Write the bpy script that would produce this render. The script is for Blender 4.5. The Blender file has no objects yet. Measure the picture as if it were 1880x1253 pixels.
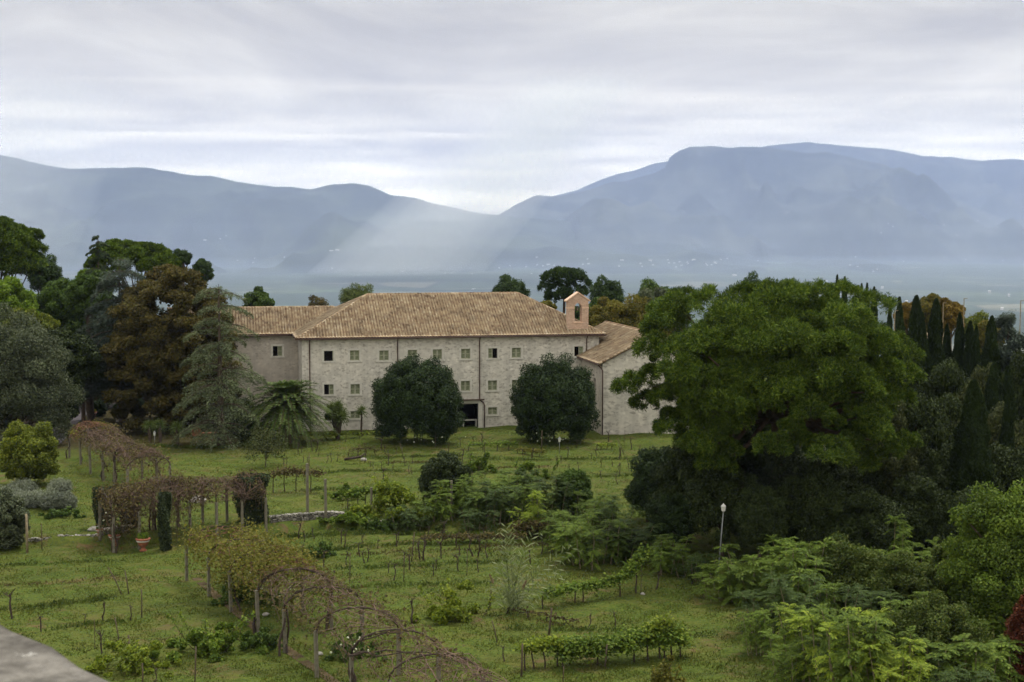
import bpy, bmesh, math, random
import numpy as np
from mathutils import Vector, Matrix

R = math.radians
sc = bpy.context.scene
COL = sc.collection

# ------------------------------------------------------------------ camera, world, sun, exposure
F = 2611.1                                   # focal length in photograph pixels (50 mm on 36 mm)
PITCH = math.atan((626.5 - 425.0) / F)
CAM_H = 21.0
cam_d = bpy.data.cameras.new('camera')
cam = bpy.data.objects.new('camera', cam_d); COL.objects.link(cam)
cam_d.lens = 50.0; cam_d.sensor_width = 36.0
cam_d.clip_start = 0.1; cam_d.clip_end = 120000.0
cam_d.dof.use_dof = True; cam_d.dof.focus_distance = 130.0; cam_d.dof.aperture_fstop = 16
cam.location = (0, 0, CAM_H); cam.rotation_euler = (math.pi / 2 - PITCH, 0, 0)
sc.camera = cam

SUN_EL, SUN_AZ = R(66), R(42)              # azimuth measured from +Y (view direction) to +X
world = bpy.data.worlds.new('World'); sc.world = world; world.use_nodes = True
nt = world.node_tree; nd = nt.nodes; ln = nt.links; nd.clear()
w_out = nd.new('ShaderNodeOutputWorld'); bg = nd.new('ShaderNodeBackground'); bg.inputs['Strength'].default_value = 0.1
sky = nd.new('ShaderNodeTexSky'); sky.sky_type = 'NISHITA'; sky.sun_disc = False
sky.sun_elevation = SUN_EL; sky.sun_rotation = SUN_AZ; sky.air_density = 1.2; sky.dust_density = 2.0
tc = nd.new('ShaderNodeTexCoord')
def wmap(scale, loc=(0, 0, 0)):
    m = nd.new('ShaderNodeMapping'); m.inputs['Scale'].default_value = scale; m.inputs['Location'].default_value = loc
    ln.new(tc.outputs['Generated'], m.inputs['Vector']); return m.outputs[0]
def wnoise(vec, s, det, rough=.55, dist=0.0):
    n = nd.new('ShaderNodeTexNoise'); n.inputs['Scale'].default_value = s; n.inputs['Detail'].default_value = det
    n.inputs['Roughness'].default_value = rough; n.inputs['Distortion'].default_value = dist
    ln.new(vec, n.inputs['Vector']); return n.outputs['Fac']
def wramp(fac, stops):
    r = nd.new('ShaderNodeValToRGB'); e = r.color_ramp.elements
    while len(e) < len(stops): e.new(0.5)
    for k, (p, c) in enumerate(stops): e[k].position = p; e[k].color = (*c, 1)
    ln.new(fac, r.inputs[0]); return r.outputs[0]
def wmix(fac, a, b, mode='MIX'):
    m = nd.new('ShaderNodeMix'); m.data_type = 'RGBA'; m.blend_type = mode
    for sock, v in ((m.inputs[0], fac), (m.inputs[6], a), (m.inputs[7], b)):
        if hasattr(v, 'is_output'): ln.new(v, sock)
        else: sock.default_value = v if not isinstance(v, tuple) else (*v, 1)
    return m.outputs[2]
# cloud deck: big soft banks, thin level streaks low down, brighter gaps towards the horizon
banks = wnoise(wmap((2.2, 2.2, 9.0), (1.3, .2, .4)), 1.6, 6, .55, .8)
streak = wnoise(wmap((3.0, 3.0, 46.0), (.7, .1, .9)), 1.7, 5, .55, .3)
cl = wramp(banks, [(.34, (5.4, 5.2, 5.05)), (.48, (6.7, 6.45, 6.05)), (.66, (8.7, 8.45, 7.75))])
gaps = wramp(streak, [(.44, (0, 0, 0)), (.70, (1, 1, 1))])
sep = nd.new('ShaderNodeSeparateXYZ'); ln.new(tc.outputs['Generated'], sep.inputs[0])
low = wramp(sep.outputs['Z'], [(.0, (1, 1, 1)), (.06, (.9, .9, .9)), (.115, (.0, .0, .0))])
gf = nd.new('ShaderNodeMath'); gf.operation = 'MULTIPLY'; ln.new(gaps, gf.inputs[0]); ln.new(low, gf.inputs[1])
cl = wmix(gf.outputs[0], cl, (14.0, 13.3, 11.4))
high = wramp(sep.outputs['Z'], [(.0, (1.15, 1.08, .90)), (.035, (.76, .73, .65)), (.07, (.57, .555, .52)), (.14, (.46, .45, .43)), (.35, (.72, .72, .69)), (1., (1.18, 1.18, 1.12))])
cl = wmix(1.0, cl, high, 'MULTIPLY'); cl = wmix(1.0, cl, (2.0, 2.0, 2.0), 'MULTIPLY')   # an overcast sky is about twice as bright overhead
ln.new(wmix(.96, sky.outputs[0], cl), bg.inputs['Color'])
ln.new(bg.outputs[0], w_out.inputs['Surface'])

sun_d = bpy.data.lights.new('sun', 'SUN'); sun_d.energy = 2.5; sun_d.angle = R(11); sun_d.color = (1.0, .965, .91)
sun = bpy.data.objects.new('sun', sun_d); COL.objects.link(sun)
sd = Vector((math.sin(SUN_AZ) * math.cos(SUN_EL), math.cos(SUN_AZ) * math.cos(SUN_EL), math.sin(SUN_EL)))
sun.rotation_euler = sd.to_track_quat('Z', 'Y').to_euler()
sun.location = (0, 0, 60)

sc.view_settings.view_transform = 'Standard'; sc.view_settings.look = 'None'
sc.view_settings.exposure = 0.31; sc.view_settings.gamma = 1.0
sc.render.engine = 'CYCLES'
cy = sc.cycles
cy.use_denoising = True; cy.denoising_prefilter = 'FAST'; cy.denoiser = 'OPENIMAGEDENOISE'
cy.max_bounces = 6; cy.diffuse_bounces = 3; cy.glossy_bounces = 2; cy.transmission_bounces = 4
cy.volume_bounces = 1; cy.transparent_max_bounces = 6; cy.sample_clamp_indirect = 4.0
cy.use_adaptive_sampling = True; cy.adaptive_threshold = 0.02

# ------------------------------------------------------------------ geometry helpers
CP, SP = math.cos(PITCH), math.sin(PITCH)
def ray(px, py):
    x = (px - 940.0) / F; y = -(py - 626.5) / F
    return x, CP + y * SP, -SP + y * CP
def atY(px, py, Y):
    d = ray(px, py); t = Y / d[1]
    return Vector((d[0] * t, Y, CAM_H + d[2] * t))
def atz(px, py, z):
    d = ray(px, py); t = (z - CAM_H) / d[2]
    return Vector((d[0] * t, d[1] * t, z))
def sstep(a, b, x):
    t = np.clip((x - a) / (b - a), 0, 1); return t * t * (3 - 2 * t)
def wall_line(x):                            # the line of the low terrace walls
    return np.interp(x, [-60, -29, -13, 0, 40], [93.5, 97.0, 102.0, 104.0, 106.0])
def ground_z(x, y):
    x = np.asarray(x, float); y = np.asarray(y, float)
    yw = wall_line(x); soft = np.interp(x, [-9, 0], [.12, 3.0])
    z = -.6 * (1 - sstep(yw - soft, yw + soft, y))
    z = z - .16 * np.clip(x - 17, 0, 60) * sstep(150, 120, y) - .08 * np.clip(x - 30, 0, 80) * sstep(120, 150, y)
    z = z + .10 * np.sin(x * .43 + 1.3 * np.sin(y * .21)) * np.sin(y * .37 + .8) + .05 * np.sin(x * 1.3 + y * .9) * np.sin(y * 1.1 - x * .5)
    z = z - 280 * sstep(0, 1, np.clip((y - 196) / 1050, 0, 1)) - 60 * sstep(60, 700, np.abs(x)) 
    return z
def gz(x, y): return float(ground_z(x, y))
def at(px, py, dz=0.0):                      # where the ray through a pixel meets the ground
    z = 0.0
    for _ in range(12):
        p = atz(px, py, z); z = gz(p.x, p.y)
    return Vector((p.x, p.y, z + dz))

def tag(o, label=None, cat=None, group=None, kind=None):
    if label: o['label'] = label
    if cat: o['category'] = cat
    if group: o['group'] = group
    if kind: o['kind'] = kind
    return o
def empty(name, loc, rz=0.0, label=None, cat=None, group=None):
    o = bpy.data.objects.new(name, None); COL.objects.link(o)
    o.location = loc; o.rotation_euler = (0, 0, rz); o.empty_display_size = .3
    return tag(o, label, cat, group)
def link(name, me, m=None, parent=None):
    o = bpy.data.objects.new(name, me); COL.objects.link(o)
    if m is not None and not me.materials: me.materials.append(m)
    if parent is not None: o.parent = parent
    return o
KIDS = {}
def copy_tree(o, parent=None):
    c = o.copy(); COL.objects.link(c)
    if parent is not None: c.parent = parent
    for ch in list(o.children): copy_tree(ch, c)
    return c

def np_mesh(name, V, Q, smooth=False):
    """mesh from a vertex array and an array of equal-length faces"""
    V = np.ascontiguousarray(V, np.float32); Q = np.ascontiguousarray(Q, np.int32)
    me = bpy.data.meshes.new(name); n, k = Q.shape
    me.vertices.add(len(V)); me.vertices.foreach_set('co', V.ravel())
    me.loops.add(n * k); me.loops.foreach_set('vertex_index', Q.ravel())
    me.polygons.add(n); me.polygons.foreach_set('loop_start', np.arange(0, n * k, k, dtype=np.int32))
    me.update(calc_edges=True)
    if smooth: me.polygons.foreach_set('use_smooth', np.ones(n, bool))
    return me
def nrm(a): return a / np.maximum(np.linalg.norm(a, axis=-1, keepdims=True), 1e-9)
def diamonds(name, C, U, V):
    """one leaf-shaped quad per row: centre, half length vector, half width vector"""
    n = len(C); P = np.stack([C - U, C + V + U * .1, C + U, C - V + U * .1], 1).reshape(-1, 3)
    return np_mesh(name, P, np.arange(4 * n).reshape(n, 4))
def tubes(P, Rr, sides=6):
    """P [N,K,3] polylines, Rr [N,K] radii -> verts, quads"""
    P = np.asarray(P, float); Rr = np.asarray(Rr, float); N, K, _ = P.shape
    T = nrm(np.gradient(P, axis=1)); ref = np.where(np.abs(T[..., 2:3]) > .9, np.array([1., 0, 0]), np.array([0, 0, 1.]))
    A = nrm(np.cross(T, ref)); B = np.cross(T, A)
    th = np.arange(sides) * 2 * math.pi / sides
    ring = P[:, :, None] + Rr[:, :, None, None] * (np.cos(th)[None, None, :, None] * A[:, :, None] + np.sin(th)[None, None, :, None] * B[:, :, None])
    V = ring.reshape(-1, 3)
    i = np.arange(N)[:, None, None] * K * sides + np.arange(K - 1)[None, :, None] * sides
    s = np.arange(sides)[None, None, :]; s2 = (s + 1) % sides
    Q = np.stack([i + s, i + s2, i + sides + s2, i + sides + s], -1).reshape(-1, 4)
    return V, Q
class TB:                                    # gathers tubes of any point count into one mesh
    def __init__(s): s.V = []; s.Q = []; s.n = 0
    def add(s, P, Rr, sides=6):
        P = np.asarray(P, float)
        if P.ndim == 2: P = P[None]; Rr = np.asarray(Rr, float)[None]
        v, q = tubes(P, Rr, sides); s.V.append(v); s.Q.append(q + s.n); s.n += len(v)
    def mesh(s, name): return np_mesh(name, np.concatenate(s.V), np.concatenate(s.Q), True)
def curve_pts(a, b, k, bend, rng):
    a = np.asarray(a, float); b = np.asarray(b, float); t = np.linspace(0, 1, k)[:, None]
    off = rng.normal(0, 1, (k, 3)) * bend; off[0] = 0; off[-1] *= .3
    off = (off + np.roll(off, 1, 0)) * .5; off[0] = 0
    return a + (b - a) * t + off
def rdirs(n, rng): return nrm(rng.normal(0, 1, (n, 3)))

class BM:                                    # gathers boxes, prisms and tubes into one bmesh
    def __init__(s): s.b = bmesh.new()
    def box(s, x0, x1, y0, y1, z0, z1, M=None):
        v = [s.b.verts.new((x, y, z)) for z in (z0, z1) for y in (y0, y1) for x in (x0, x1)]
        for f in ((0, 2, 3, 1), (4, 5, 7, 6), (0, 1, 5, 4), (2, 6, 7, 3), (0, 4, 6, 2), (1, 3, 7, 5)): s.b.faces.new([v[i] for i in f])
        if M is not None: bmesh.ops.transform(s.b, matrix=M, verts=v)
        return v
    def poly(s, pts): return s.b.faces.new([s.b.verts.new(p) for p in pts])
    def prism(s, pts, ex):                   # polygon pushed along a vector
        a = [s.b.verts.new(p) for p in pts]; c = [s.b.verts.new(Vector(p) + Vector(ex)) for p in pts]; n = len(pts)
        s.b.faces.new(a[::-1]); s.b.faces.new(c)
        for i in range(n): s.b.faces.new((a[i], a[(i + 1) % n], c[(i + 1) % n], c[i]))
    def lathe(s, prof, c=(0, 0, 0), n=14):
        rings = [[s.b.verts.new((c[0] + r * math.cos(2 * math.pi * k / n), c[1] + r * math.sin(2 * math.pi * k / n), c[2] + z)) for k in range(n)] for r, z in prof]
        for a, b2 in zip(rings, rings[1:]):
            for k in range(n): s.b.faces.new((a[k], a[(k + 1) % n], b2[(k + 1) % n], b2[k]))
        s.b.faces.new(rings[0][::-1]); s.b.faces.new(rings[-1])
    def tube(s, pts, r, n=6):
        pts = np.asarray(pts, float); rr = np.full(len(pts), r) if np.isscalar(r) else np.asarray(r)
        v, q = tubes(pts[None], rr[None], n); bv = [s.b.verts.new(p) for p in v]
        for f in q: s.b.faces.new([bv[i] for i in f])
        s.b.faces.new(bv[:n][::-1]); s.b.faces.new(bv[-n:])
    def bevel(s, w, seg=1):
        bmesh.ops.bevel(s.b, geom=s.b.edges[:], offset=w, segments=seg, affect='EDGES', clamp_overlap=True)
    def build(s, name, m, parent=None, smooth=False):
        bmesh.ops.recalc_face_normals(s.b, faces=s.b.faces[:])
        me = bpy.data.meshes.new(name); s.b.to_mesh(me); s.b.free()
        if smooth: me.polygons.foreach_set('use_smooth', np.ones(len(me.polygons), bool))
        return link(name, me, m, parent)

# ------------------------------------------------------------------ materials
class NT:
    def __init__(s, name):
        s.m = bpy.data.materials.new(name); s.m.use_nodes = True; s.t = s.m.node_tree; s.t.nodes.clear()
        s.out = s.t.nodes.new('ShaderNodeOutputMaterial')
    def n(s, typ, **kw):
        d = s.t.nodes.new(typ)
        for k, v in kw.items(): setattr(d, k, v)
        return d
    def l(s, a, b): s.t.links.new(a, b)
    def set(s, sock, v):
        if hasattr(v, 'is_output'): s.l(v, sock)
        elif isinstance(v, tuple) and len(v) == 3 and sock.type == 'RGBA': sock.default_value = (*v, 1)
        else: sock.default_value = v
    def coord(s, kind='Object', scale=None):
        c = s.n('ShaderNodeTexCoord').outputs[kind]
        if scale is None: return c
        m = s.n('ShaderNodeMapping'); m.inputs['Scale'].default_value = scale; s.l(c, m.inputs[0]); return m.outputs[0]
    def pos(s, scale=None):
        c = s.n('ShaderNodeNewGeometry').outputs['Position']
        if scale is None: return c
        m = s.n('ShaderNodeMapping'); m.inputs['Scale'].default_value = scale; s.l(c, m.inputs[0]); return m.outputs[0]
    def noise(s, vec, scale, det=4, rough=.55, dist=0, out='Fac'):
        d = s.n('ShaderNodeTexNoise'); s.l(vec, d.inputs['Vector'])
        for k, v in (('Scale', scale), ('Detail', det), ('Roughness', rough), ('Distortion', dist)): d.inputs[k].default_value = v
        return d.outputs[out]
    def voro(s, vec, scale, feature='F1', out='Distance'):
        d = s.n('ShaderNodeTexVoronoi', feature=feature); s.l(vec, d.inputs['Vector']); d.inputs['Scale'].default_value = scale
        return d.outputs[out]
    def ramp(s, fac, stops, interp='LINEAR'):
        r = s.n('ShaderNodeValToRGB'); e = r.color_ramp.elements; r.color_ramp.interpolation = interp
        while len(e) < len(stops): e.new(.5)
        for k, (p, c) in enumerate(stops):
            e[k].position = p; e[k].color = (*c, 1) if isinstance(c, tuple) else (c, c, c, 1)
        s.l(fac, r.inputs[0]); return r.outputs[0]
    def mix(s, fac, a, b, mode='MIX'):
        m = s.n('ShaderNodeMix', data_type='RGBA', blend_type=mode)
        s.set(m.inputs[0], fac); s.set(m.inputs[6], a); s.set(m.inputs[7], b); return m.outputs[2]
    def math(s, op, a, b=0.0):
        m = s.n('ShaderNodeMath', operation=op); s.set(m.inputs[0], a); s.set(m.inputs[1], b); return m.outputs[0]
    def bump(s, h, strength, dist):
        b = s.n('ShaderNodeBump'); s.l(h, b.inputs['Height']); b.inputs['Strength'].default_value = strength; b.inputs['Distance'].default_value = dist
        return b.outputs[0]
    def surf(s, col, rough=.8, spec=.3, bump=None, metal=0.0):
        p = s.n('ShaderNodeBsdfPrincipled'); s.set(p.inputs['Base Color'], col); s.set(p.inputs['Roughness'], rough)
        p.inputs['Specular IOR Level'].default_value = spec; p.inputs['Metallic'].default_value = metal
        if bump is not None: s.l(bump, p.inputs['Normal'])
        s.l(p.outputs[0], s.out.inputs['Surface']); return p

def leafmat(name, stops, tr=.28, rough=.5, spec=.3, patch=.35, pscale=.35):
    rough = max(rough, .65); spec *= .4
    """leaf: colour differs leaf by leaf and twig by twig, thin enough to let light through"""
    t = NT(name); g = t.n('ShaderNodeNewGeometry')
    col = t.ramp(g.outputs['Random Per Island'], [(i / max(1, len(stops) - 1), c) for i, c in enumerate(stops)])
    nz = t.noise(t.pos(), pscale, 3)
    col = t.mix(1.0, col, t.ramp(nz, [(.3, (1 - patch,) * 3), (.7, (1 + patch * .8, 1 + patch * .7, 1 + patch * .4))]), 'MULTIPLY')
    p = t.surf(col, rough, spec)
    tl = t.n('ShaderNodeBsdfTranslucent'); t.l(t.mix(1.0, col, (1.15, 1.2, .7), 'MULTIPLY'), tl.inputs[0])
    mx = t.n('ShaderNodeMixShader'); mx.inputs[0].default_value = tr
    t.l(p.outputs[0], mx.inputs[1]); t.l(tl.outputs[0], mx.inputs[2]); t.l(mx.outputs[0], t.out.inputs['Surface'])
    return t.m
def plainmat(name, c, rough=.7, spec=.3, var=.25, scale=3.0, metal=0.0, bump=0.0):
    t = NT(name); nz = t.noise(t.coord(), scale, 5)
    col = t.mix(1.0, c, t.ramp(nz, [(.3, 1 - var), (.7, 1 + var)]), 'MULTIPLY')
    t.surf(col, rough, spec, t.bump(nz, bump, .02) if bump else None, metal); return t.m

def stonemat(name, pale, dark, mortar, scale=(3.2, 3.2, 4.6), plaster=.5, stain=.24):
    t = NT(name); v = t.coord('Object', scale)
    vw = t.n('ShaderNodeVectorMath', operation='ADD'); t.l(v, vw.inputs[0])
    nv = t.noise(t.coord(), 2.0, 2, out='Color'); sv = t.n('ShaderNodeVectorMath', operation='SCALE'); t.l(nv, sv.inputs[0]); sv.inputs['Scale'].default_value = .8
    t.l(sv.outputs[0], vw.inputs[1])
    vec = vw.outputs[0]
    cell = t.voro(vec, 1.0, 'F1', 'Color'); edge = t.voro(vec, 1.0, 'DISTANCE_TO_EDGE')
    sepc = t.n('ShaderNodeSeparateColor'); t.l(cell, sepc.inputs[0])
    st = t.ramp(sepc.outputs[0], [(0, dark), (.35, tuple((a + b) / 2 for a, b in zip(pale, dark))), (.8, pale), (1, tuple(min(1, a * 1.15) for a in pale))])
    gap = t.ramp(edge, [(.03, 1.0), (.12, 0.0)])
    col = t.mix(gap, st, mortar)
    pl = t.ramp(t.noise(t.coord(), .35, 4), [(.42, 0.0), (.62, 1.0)])       # where render still covers the stone
    col = t.mix(t.math('MULTIPLY', pl, plaster), col, mortar)
    big = t.ramp(t.noise(t.coord('Object', (1, 1, .45)), .8, 5), [(.3, (1 - stain, 1 - stain, 1 - stain)), (.7, (1.08, 1.06, 1.04))])
    col = t.mix(1.0, col, big, 'MULTIPLY')
    h = t.math('MULTIPLY', edge, t.math('SUBTRACT', 1.2, pl))
    t.surf(col, .9, .15, t.bump(h, .7, .06)); return t.m

def tilemat():
    t = NT('roof_tiles'); uv = t.n('ShaderNodeUVMap').outputs[0]
    fl = t.n('ShaderNodeVectorMath', operation='FLOOR'); t.l(uv, fl.inputs[0])
    wn = t.n('ShaderNodeTexWhiteNoise', noise_dimensions='2D'); t.l(fl.outputs[0], wn.inputs['Vector'])
    col = t.ramp(wn.outputs['Value'], [(0, (.23, .165, .115)), (.12, (.31, .235, .165)), (.45, (.36, .285, .20)), (.8, (.395, .32, .23)), (1, (.45, .385, .295))])
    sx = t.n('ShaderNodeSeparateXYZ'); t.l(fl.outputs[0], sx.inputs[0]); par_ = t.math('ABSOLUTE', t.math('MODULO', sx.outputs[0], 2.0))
    col = t.mix(t.math('LESS_THAN', par_, .5), col, t.mix(1.0, col, (.76, .70, .66), 'MULTIPLY'))      # pan tiles darkened to paint in the shade between the covers
    lich = t.ramp(t.noise(t.coord(), .9, 5), [(.35, (.66, .64, .62)), (.65, (1.12, 1.1, 1.04))])
    col = t.mix(1.0, col, lich, 'MULTIPLY')
    t.surf(col, .9, .15); return t.m

M = {}
M['stone'] = stonemat('rubble_stone', (.60, .575, .525), (.36, .337, .297), (.56, .535, .485))
M['stone_pink'] = stonemat('rendered_stone', (.49, .45, .40), (.37, .335, .293), (.48, .44, .39), plaster=.8)
M['stone_grey'] = stonemat('grey_rubble_stone', (.56, .535, .485), (.31, .29, .257), (.52, .495, .445), scale=(2.4, 2.4, 4.2), plaster=.35)
M['drystone'] = stonemat('dry_stone', (.33, .315, .28), (.14, .13, .115), (.04, .04, .03), scale=(3.5, 3.5, 5.5), plaster=0)
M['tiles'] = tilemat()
M['surround'] = plainmat('pale_window_stone', (.52, .50, .45), .85, .2, .12, 4)
M['brick'] = stonemat('pink_brick', (.50, .35, .265), (.38, .25, .185), (.48, .365, .285), scale=(3.5, 3.5, 12), plaster=.3, stain=.15)
M['trim'] = plainmat('pale_brick_trim', (.6, .42, .3), .85, .2, .12, 4)
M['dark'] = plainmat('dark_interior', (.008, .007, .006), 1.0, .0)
M['glass'] = plainmat('old_glass', (.03, .035, .033), .12, .6, .3, 1.5)
M['curtain'] = plainmat('greenish_blind', (.17, .185, .115), .8, .2, .3, 5)
M['sash'] = plainmat('painted_sash', (.36, .36, .27), .6, .3, .15)
M['pipe'] = plainmat('copper_brown_pipe', (.075, .042, .032), .5, .4, .2)
M['eave'] = plainmat('eave_wood', (.09, .06, .045), .9, .1, .2)  # dark brown wood of the roof deck
M['red'] = plainmat('red_door_paint', (.42, .085, .04), .6, .3, .15)
M['terra'] = plainmat('terracotta', (.26, .10, .058), .8, .2, .25, 6)
M['concrete'] = plainmat('weathered_concrete', (.15, .138, .105), .9, .1, .3, 5, bump=.4)
M['stake'] = plainmat('old_stake_wood', (.085, .065, .048), .9, .1, .3, 6)
M['palewood'] = plainmat('pale_stake_wood', (.22, .18, .12), .9, .1, .3, 6)
M['bark'] = plainmat('bark', (.075, .058, .045), .95, .1, .35, 4, bump=.6)
M['pinebark'] = plainmat('pine_bark', (.06, .042, .032), .95, .1, .4, 3, bump=.7)
M['vinebark'] = plainmat('vine_bark', (.055, .042, .034), .95, .1, .3, 6, bump=.4)
M['twig'] = plainmat('vine_twig', (.125, .085, .066), .95, .1, .35, 3)
M['twigred'] = plainmat('russet_twig', (.16, .085, .055), .95, .1, .35, 3)
M['iron'] = plainmat('grey_lamp_iron', (.15, .16, .16), .5, .4, .15)
M['lamp'] = plainmat('milky_lamp_glass', (.52, .52, .49), .45, .3, .1)
M['white'] = plainmat('white_stone', (.28, .265, .24), .9, .1, .25, 5)
M['bronze'] = plainmat('bell_bronze', (.09, .075, .045), .5, .5, .2, metal=.6)
M['flower'] = leafmat('white_petals', [(.75, .75, .7), (.6, .62, .5)], .3, patch=.05)

M['pine'] = leafmat('pine_needles', [(.022, .046, .008), (.054, .094, .013), (.13, .18, .023)], .14, .5, .25, .45, .5)
M['pine_dark'] = leafmat('dark_pine_needles', [(.02, .04, .012), (.035, .062, .018), (.05, .085, .022)], .08, patch=.3)
M['pine_pale'] = leafmat('pale_pine_needles', [(.06, .085, .03), (.10, .13, .04), (.13, .16, .05)], .25, patch=.3)
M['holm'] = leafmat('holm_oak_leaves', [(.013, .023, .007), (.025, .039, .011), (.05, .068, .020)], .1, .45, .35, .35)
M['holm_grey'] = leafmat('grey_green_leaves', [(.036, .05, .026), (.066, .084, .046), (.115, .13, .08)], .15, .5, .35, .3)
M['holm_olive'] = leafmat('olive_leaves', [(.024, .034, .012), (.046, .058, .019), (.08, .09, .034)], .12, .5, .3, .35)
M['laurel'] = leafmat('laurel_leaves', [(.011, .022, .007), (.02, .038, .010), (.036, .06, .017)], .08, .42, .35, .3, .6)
M['green'] = leafmat('fresh_green_leaves', [(.06, .11, .012), (.10, .165, .018), (.155, .22, .028)], .35, patch=.35)
M['midgreen'] = leafmat('mid_green_leaves', [(.032, .062, .013), (.054, .095, .02), (.085, .13, .027)], .22, patch=.35)
M['yellowgreen'] = leafmat('yellow_green_leaves', [(.06, .085, .012), (.11, .14, .02), (.19, .21, .032)], .3, patch=.35)
M['autumn'] = leafmat('autumn_green_leaves', [(.075, .08, .016), (.12, .115, .022), (.17, .13, .028)], .3, patch=.4)
M['orange'] = leafmat('orange_leaves', [(.10, .07, .014), (.15, .10, .02), (.18, .135, .03)], .3, patch=.35)
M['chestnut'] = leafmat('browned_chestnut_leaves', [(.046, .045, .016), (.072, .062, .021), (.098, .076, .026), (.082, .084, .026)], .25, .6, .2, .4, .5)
M['cedar'] = leafmat('cedar_needles', [(.07, .092, .048), (.11, .138, .072), (.17, .20, .115)], .15, .55, .25, .25)
M['cedar_blue'] = leafmat('blue_cedar_needles', [(.035, .052, .04), (.055, .076, .06), (.085, .11, .088)], .15, .55, .25, .25)
M['cypress'] = leafmat('cypress_scales', [(.012, .022, .009), (.02, .034, .012), (.03, .046, .017)], .1, .6, .2, .3)
M['fir'] = leafmat('fir_needles', [(.03, .05, .02), (.05, .075, .03)], .15, patch=.25)
M['palm'] = leafmat('palm_leaflets', [(.03, .055, .012), (.055, .09, .018), (.10, .14, .03)], .15, .4, .4, .25)
M['palm_dry'] = leafmat('dry_palm_leaflets', [(.10, .08, .05), (.14, .11, .065)], .15, patch=.2)
M['yucca'] = leafmat('sword_leaves', [(.05, .075, .02), (.085, .12, .03), (.13, .16, .06)], .2, patch=.2)
M['ailan'] = leafmat('feather_leaves', [(.055, .095, .016), (.088, .14, .020), (.14, .19, .03)], .32, .5, .3, .35, .5)
M['ailan_dark'] = leafmat('dark_feather_leaves', [(.03, .055, .015), (.048, .08, .02), (.07, .105, .025)], .3, .5, .3, .35, .5)
M['ailan_lime'] = leafmat('lime_feather_leaves', [(.12, .18, .02), (.18, .25, .028), (.27, .32, .04)], .35, .5, .3, .25, .5)
M['robinia'] = leafmat('thicket_leaves', [(.036, .06, .014), (.06, .09, .02), (.105, .125, .03)], .3, patch=.4, pscale=.5)
M['vineleaf'] = leafmat('vine_leaves', [(.05, .09, .014), (.085, .14, .02), (.16, .21, .03)], .32, .5, .3, .35, .7)
M['vineyellow'] = leafmat('yellowing_vine_leaves', [(.08, .12, .014), (.14, .19, .02), (.23, .27, .035)], .35, .5, .3, .3, .7)
M['vinebrown'] = leafmat('withered_vine_leaves', [(.05, .042, .025), (.08, .064, .034), (.09, .085, .03), (.11, .078, .034)], .25, .7, .15, .35, .8)
M['vinegold'] = leafmat('golden_vine_leaves', [(.07, .072, .016), (.115, .112, .022), (.155, .145, .03), (.085, .10, .024)], .3, .6, .2, .35, .6)
M['ivy'] = leafmat('ivy_leaves', [(.016, .026, .012), (.028, .042, .018), (.05, .065, .03)], .12, .4, .4, .3, .8)
M['reed'] = leafmat('reed_leaves', [(.10, .13, .06), (.15, .18, .09), (.24, .27, .15)], .25, .5, .3, .2)
M['plume'] = leafmat('reed_plume', [(.21, .16, .11), (.28, .22, .16)], .3, patch=.15)
M['lavender'] = leafmat('lavender_leaves', [(.16, .18, .15), (.24, .26, .22), (.11, .14, .09)], .15, .7, .15, .25, .6)
M['redleaf'] = leafmat('red_leaves', [(.055, .016, .012), (.095, .026, .016), (.13, .05, .025)], .3, patch=.3)
M['grassblade'] = leafmat('grass_blades', [(.038, .058, .011), (.064, .088, .015), (.098, .118, .022), (.112, .102, .032)], .25, .6, .2, .35, .25)

# ------------------------------------------------------------------ the land
def sheet(name, xs, ys, zf, m, kind='structure', smooth=True, label=None):
    X, Y = np.meshgrid(xs, ys); Z = zf(X, Y)
    V = np.stack([X, Y, Z], -1).reshape(-1, 3); nx, ny = len(xs), len(ys)
    i = (np.arange(ny - 1)[:, None] * nx + np.arange(nx - 1)[None]).reshape(-1)
    o = link(name, np_mesh(name, V, np.stack([i, i + 1, i + nx + 1, i + nx], -1), smooth), m)
    return tag(o, label, None, None, kind)

def grid_noise(shape, cells, rng):           # smooth value noise on a regular grid
    gy, gx = shape; cy_, cx_ = cells
    g = rng.normal(0, 1, (cy_ + 3, cx_ + 3)); yy = np.linspace(0, cy_, gy); xx = np.linspace(0, cx_, gx)
    iy = yy.astype(int); ix = xx.astype(int); fy = (yy - iy)[:, None]; fx = (xx - ix)[None]
    fy = fy * fy * (3 - 2 * fy); fx = fx * fx * (3 - 2 * fx)
    a = g[np.ix_(iy, ix)]; b = g[np.ix_(iy, ix + 1)]; c = g[np.ix_(iy + 1, ix)]; d = g[np.ix_(iy + 1, ix + 1)]
    return (a * (1 - fx) + b * fx) * (1 - fy) + (c * (1 - fx) + d * fx) * fy

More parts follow.
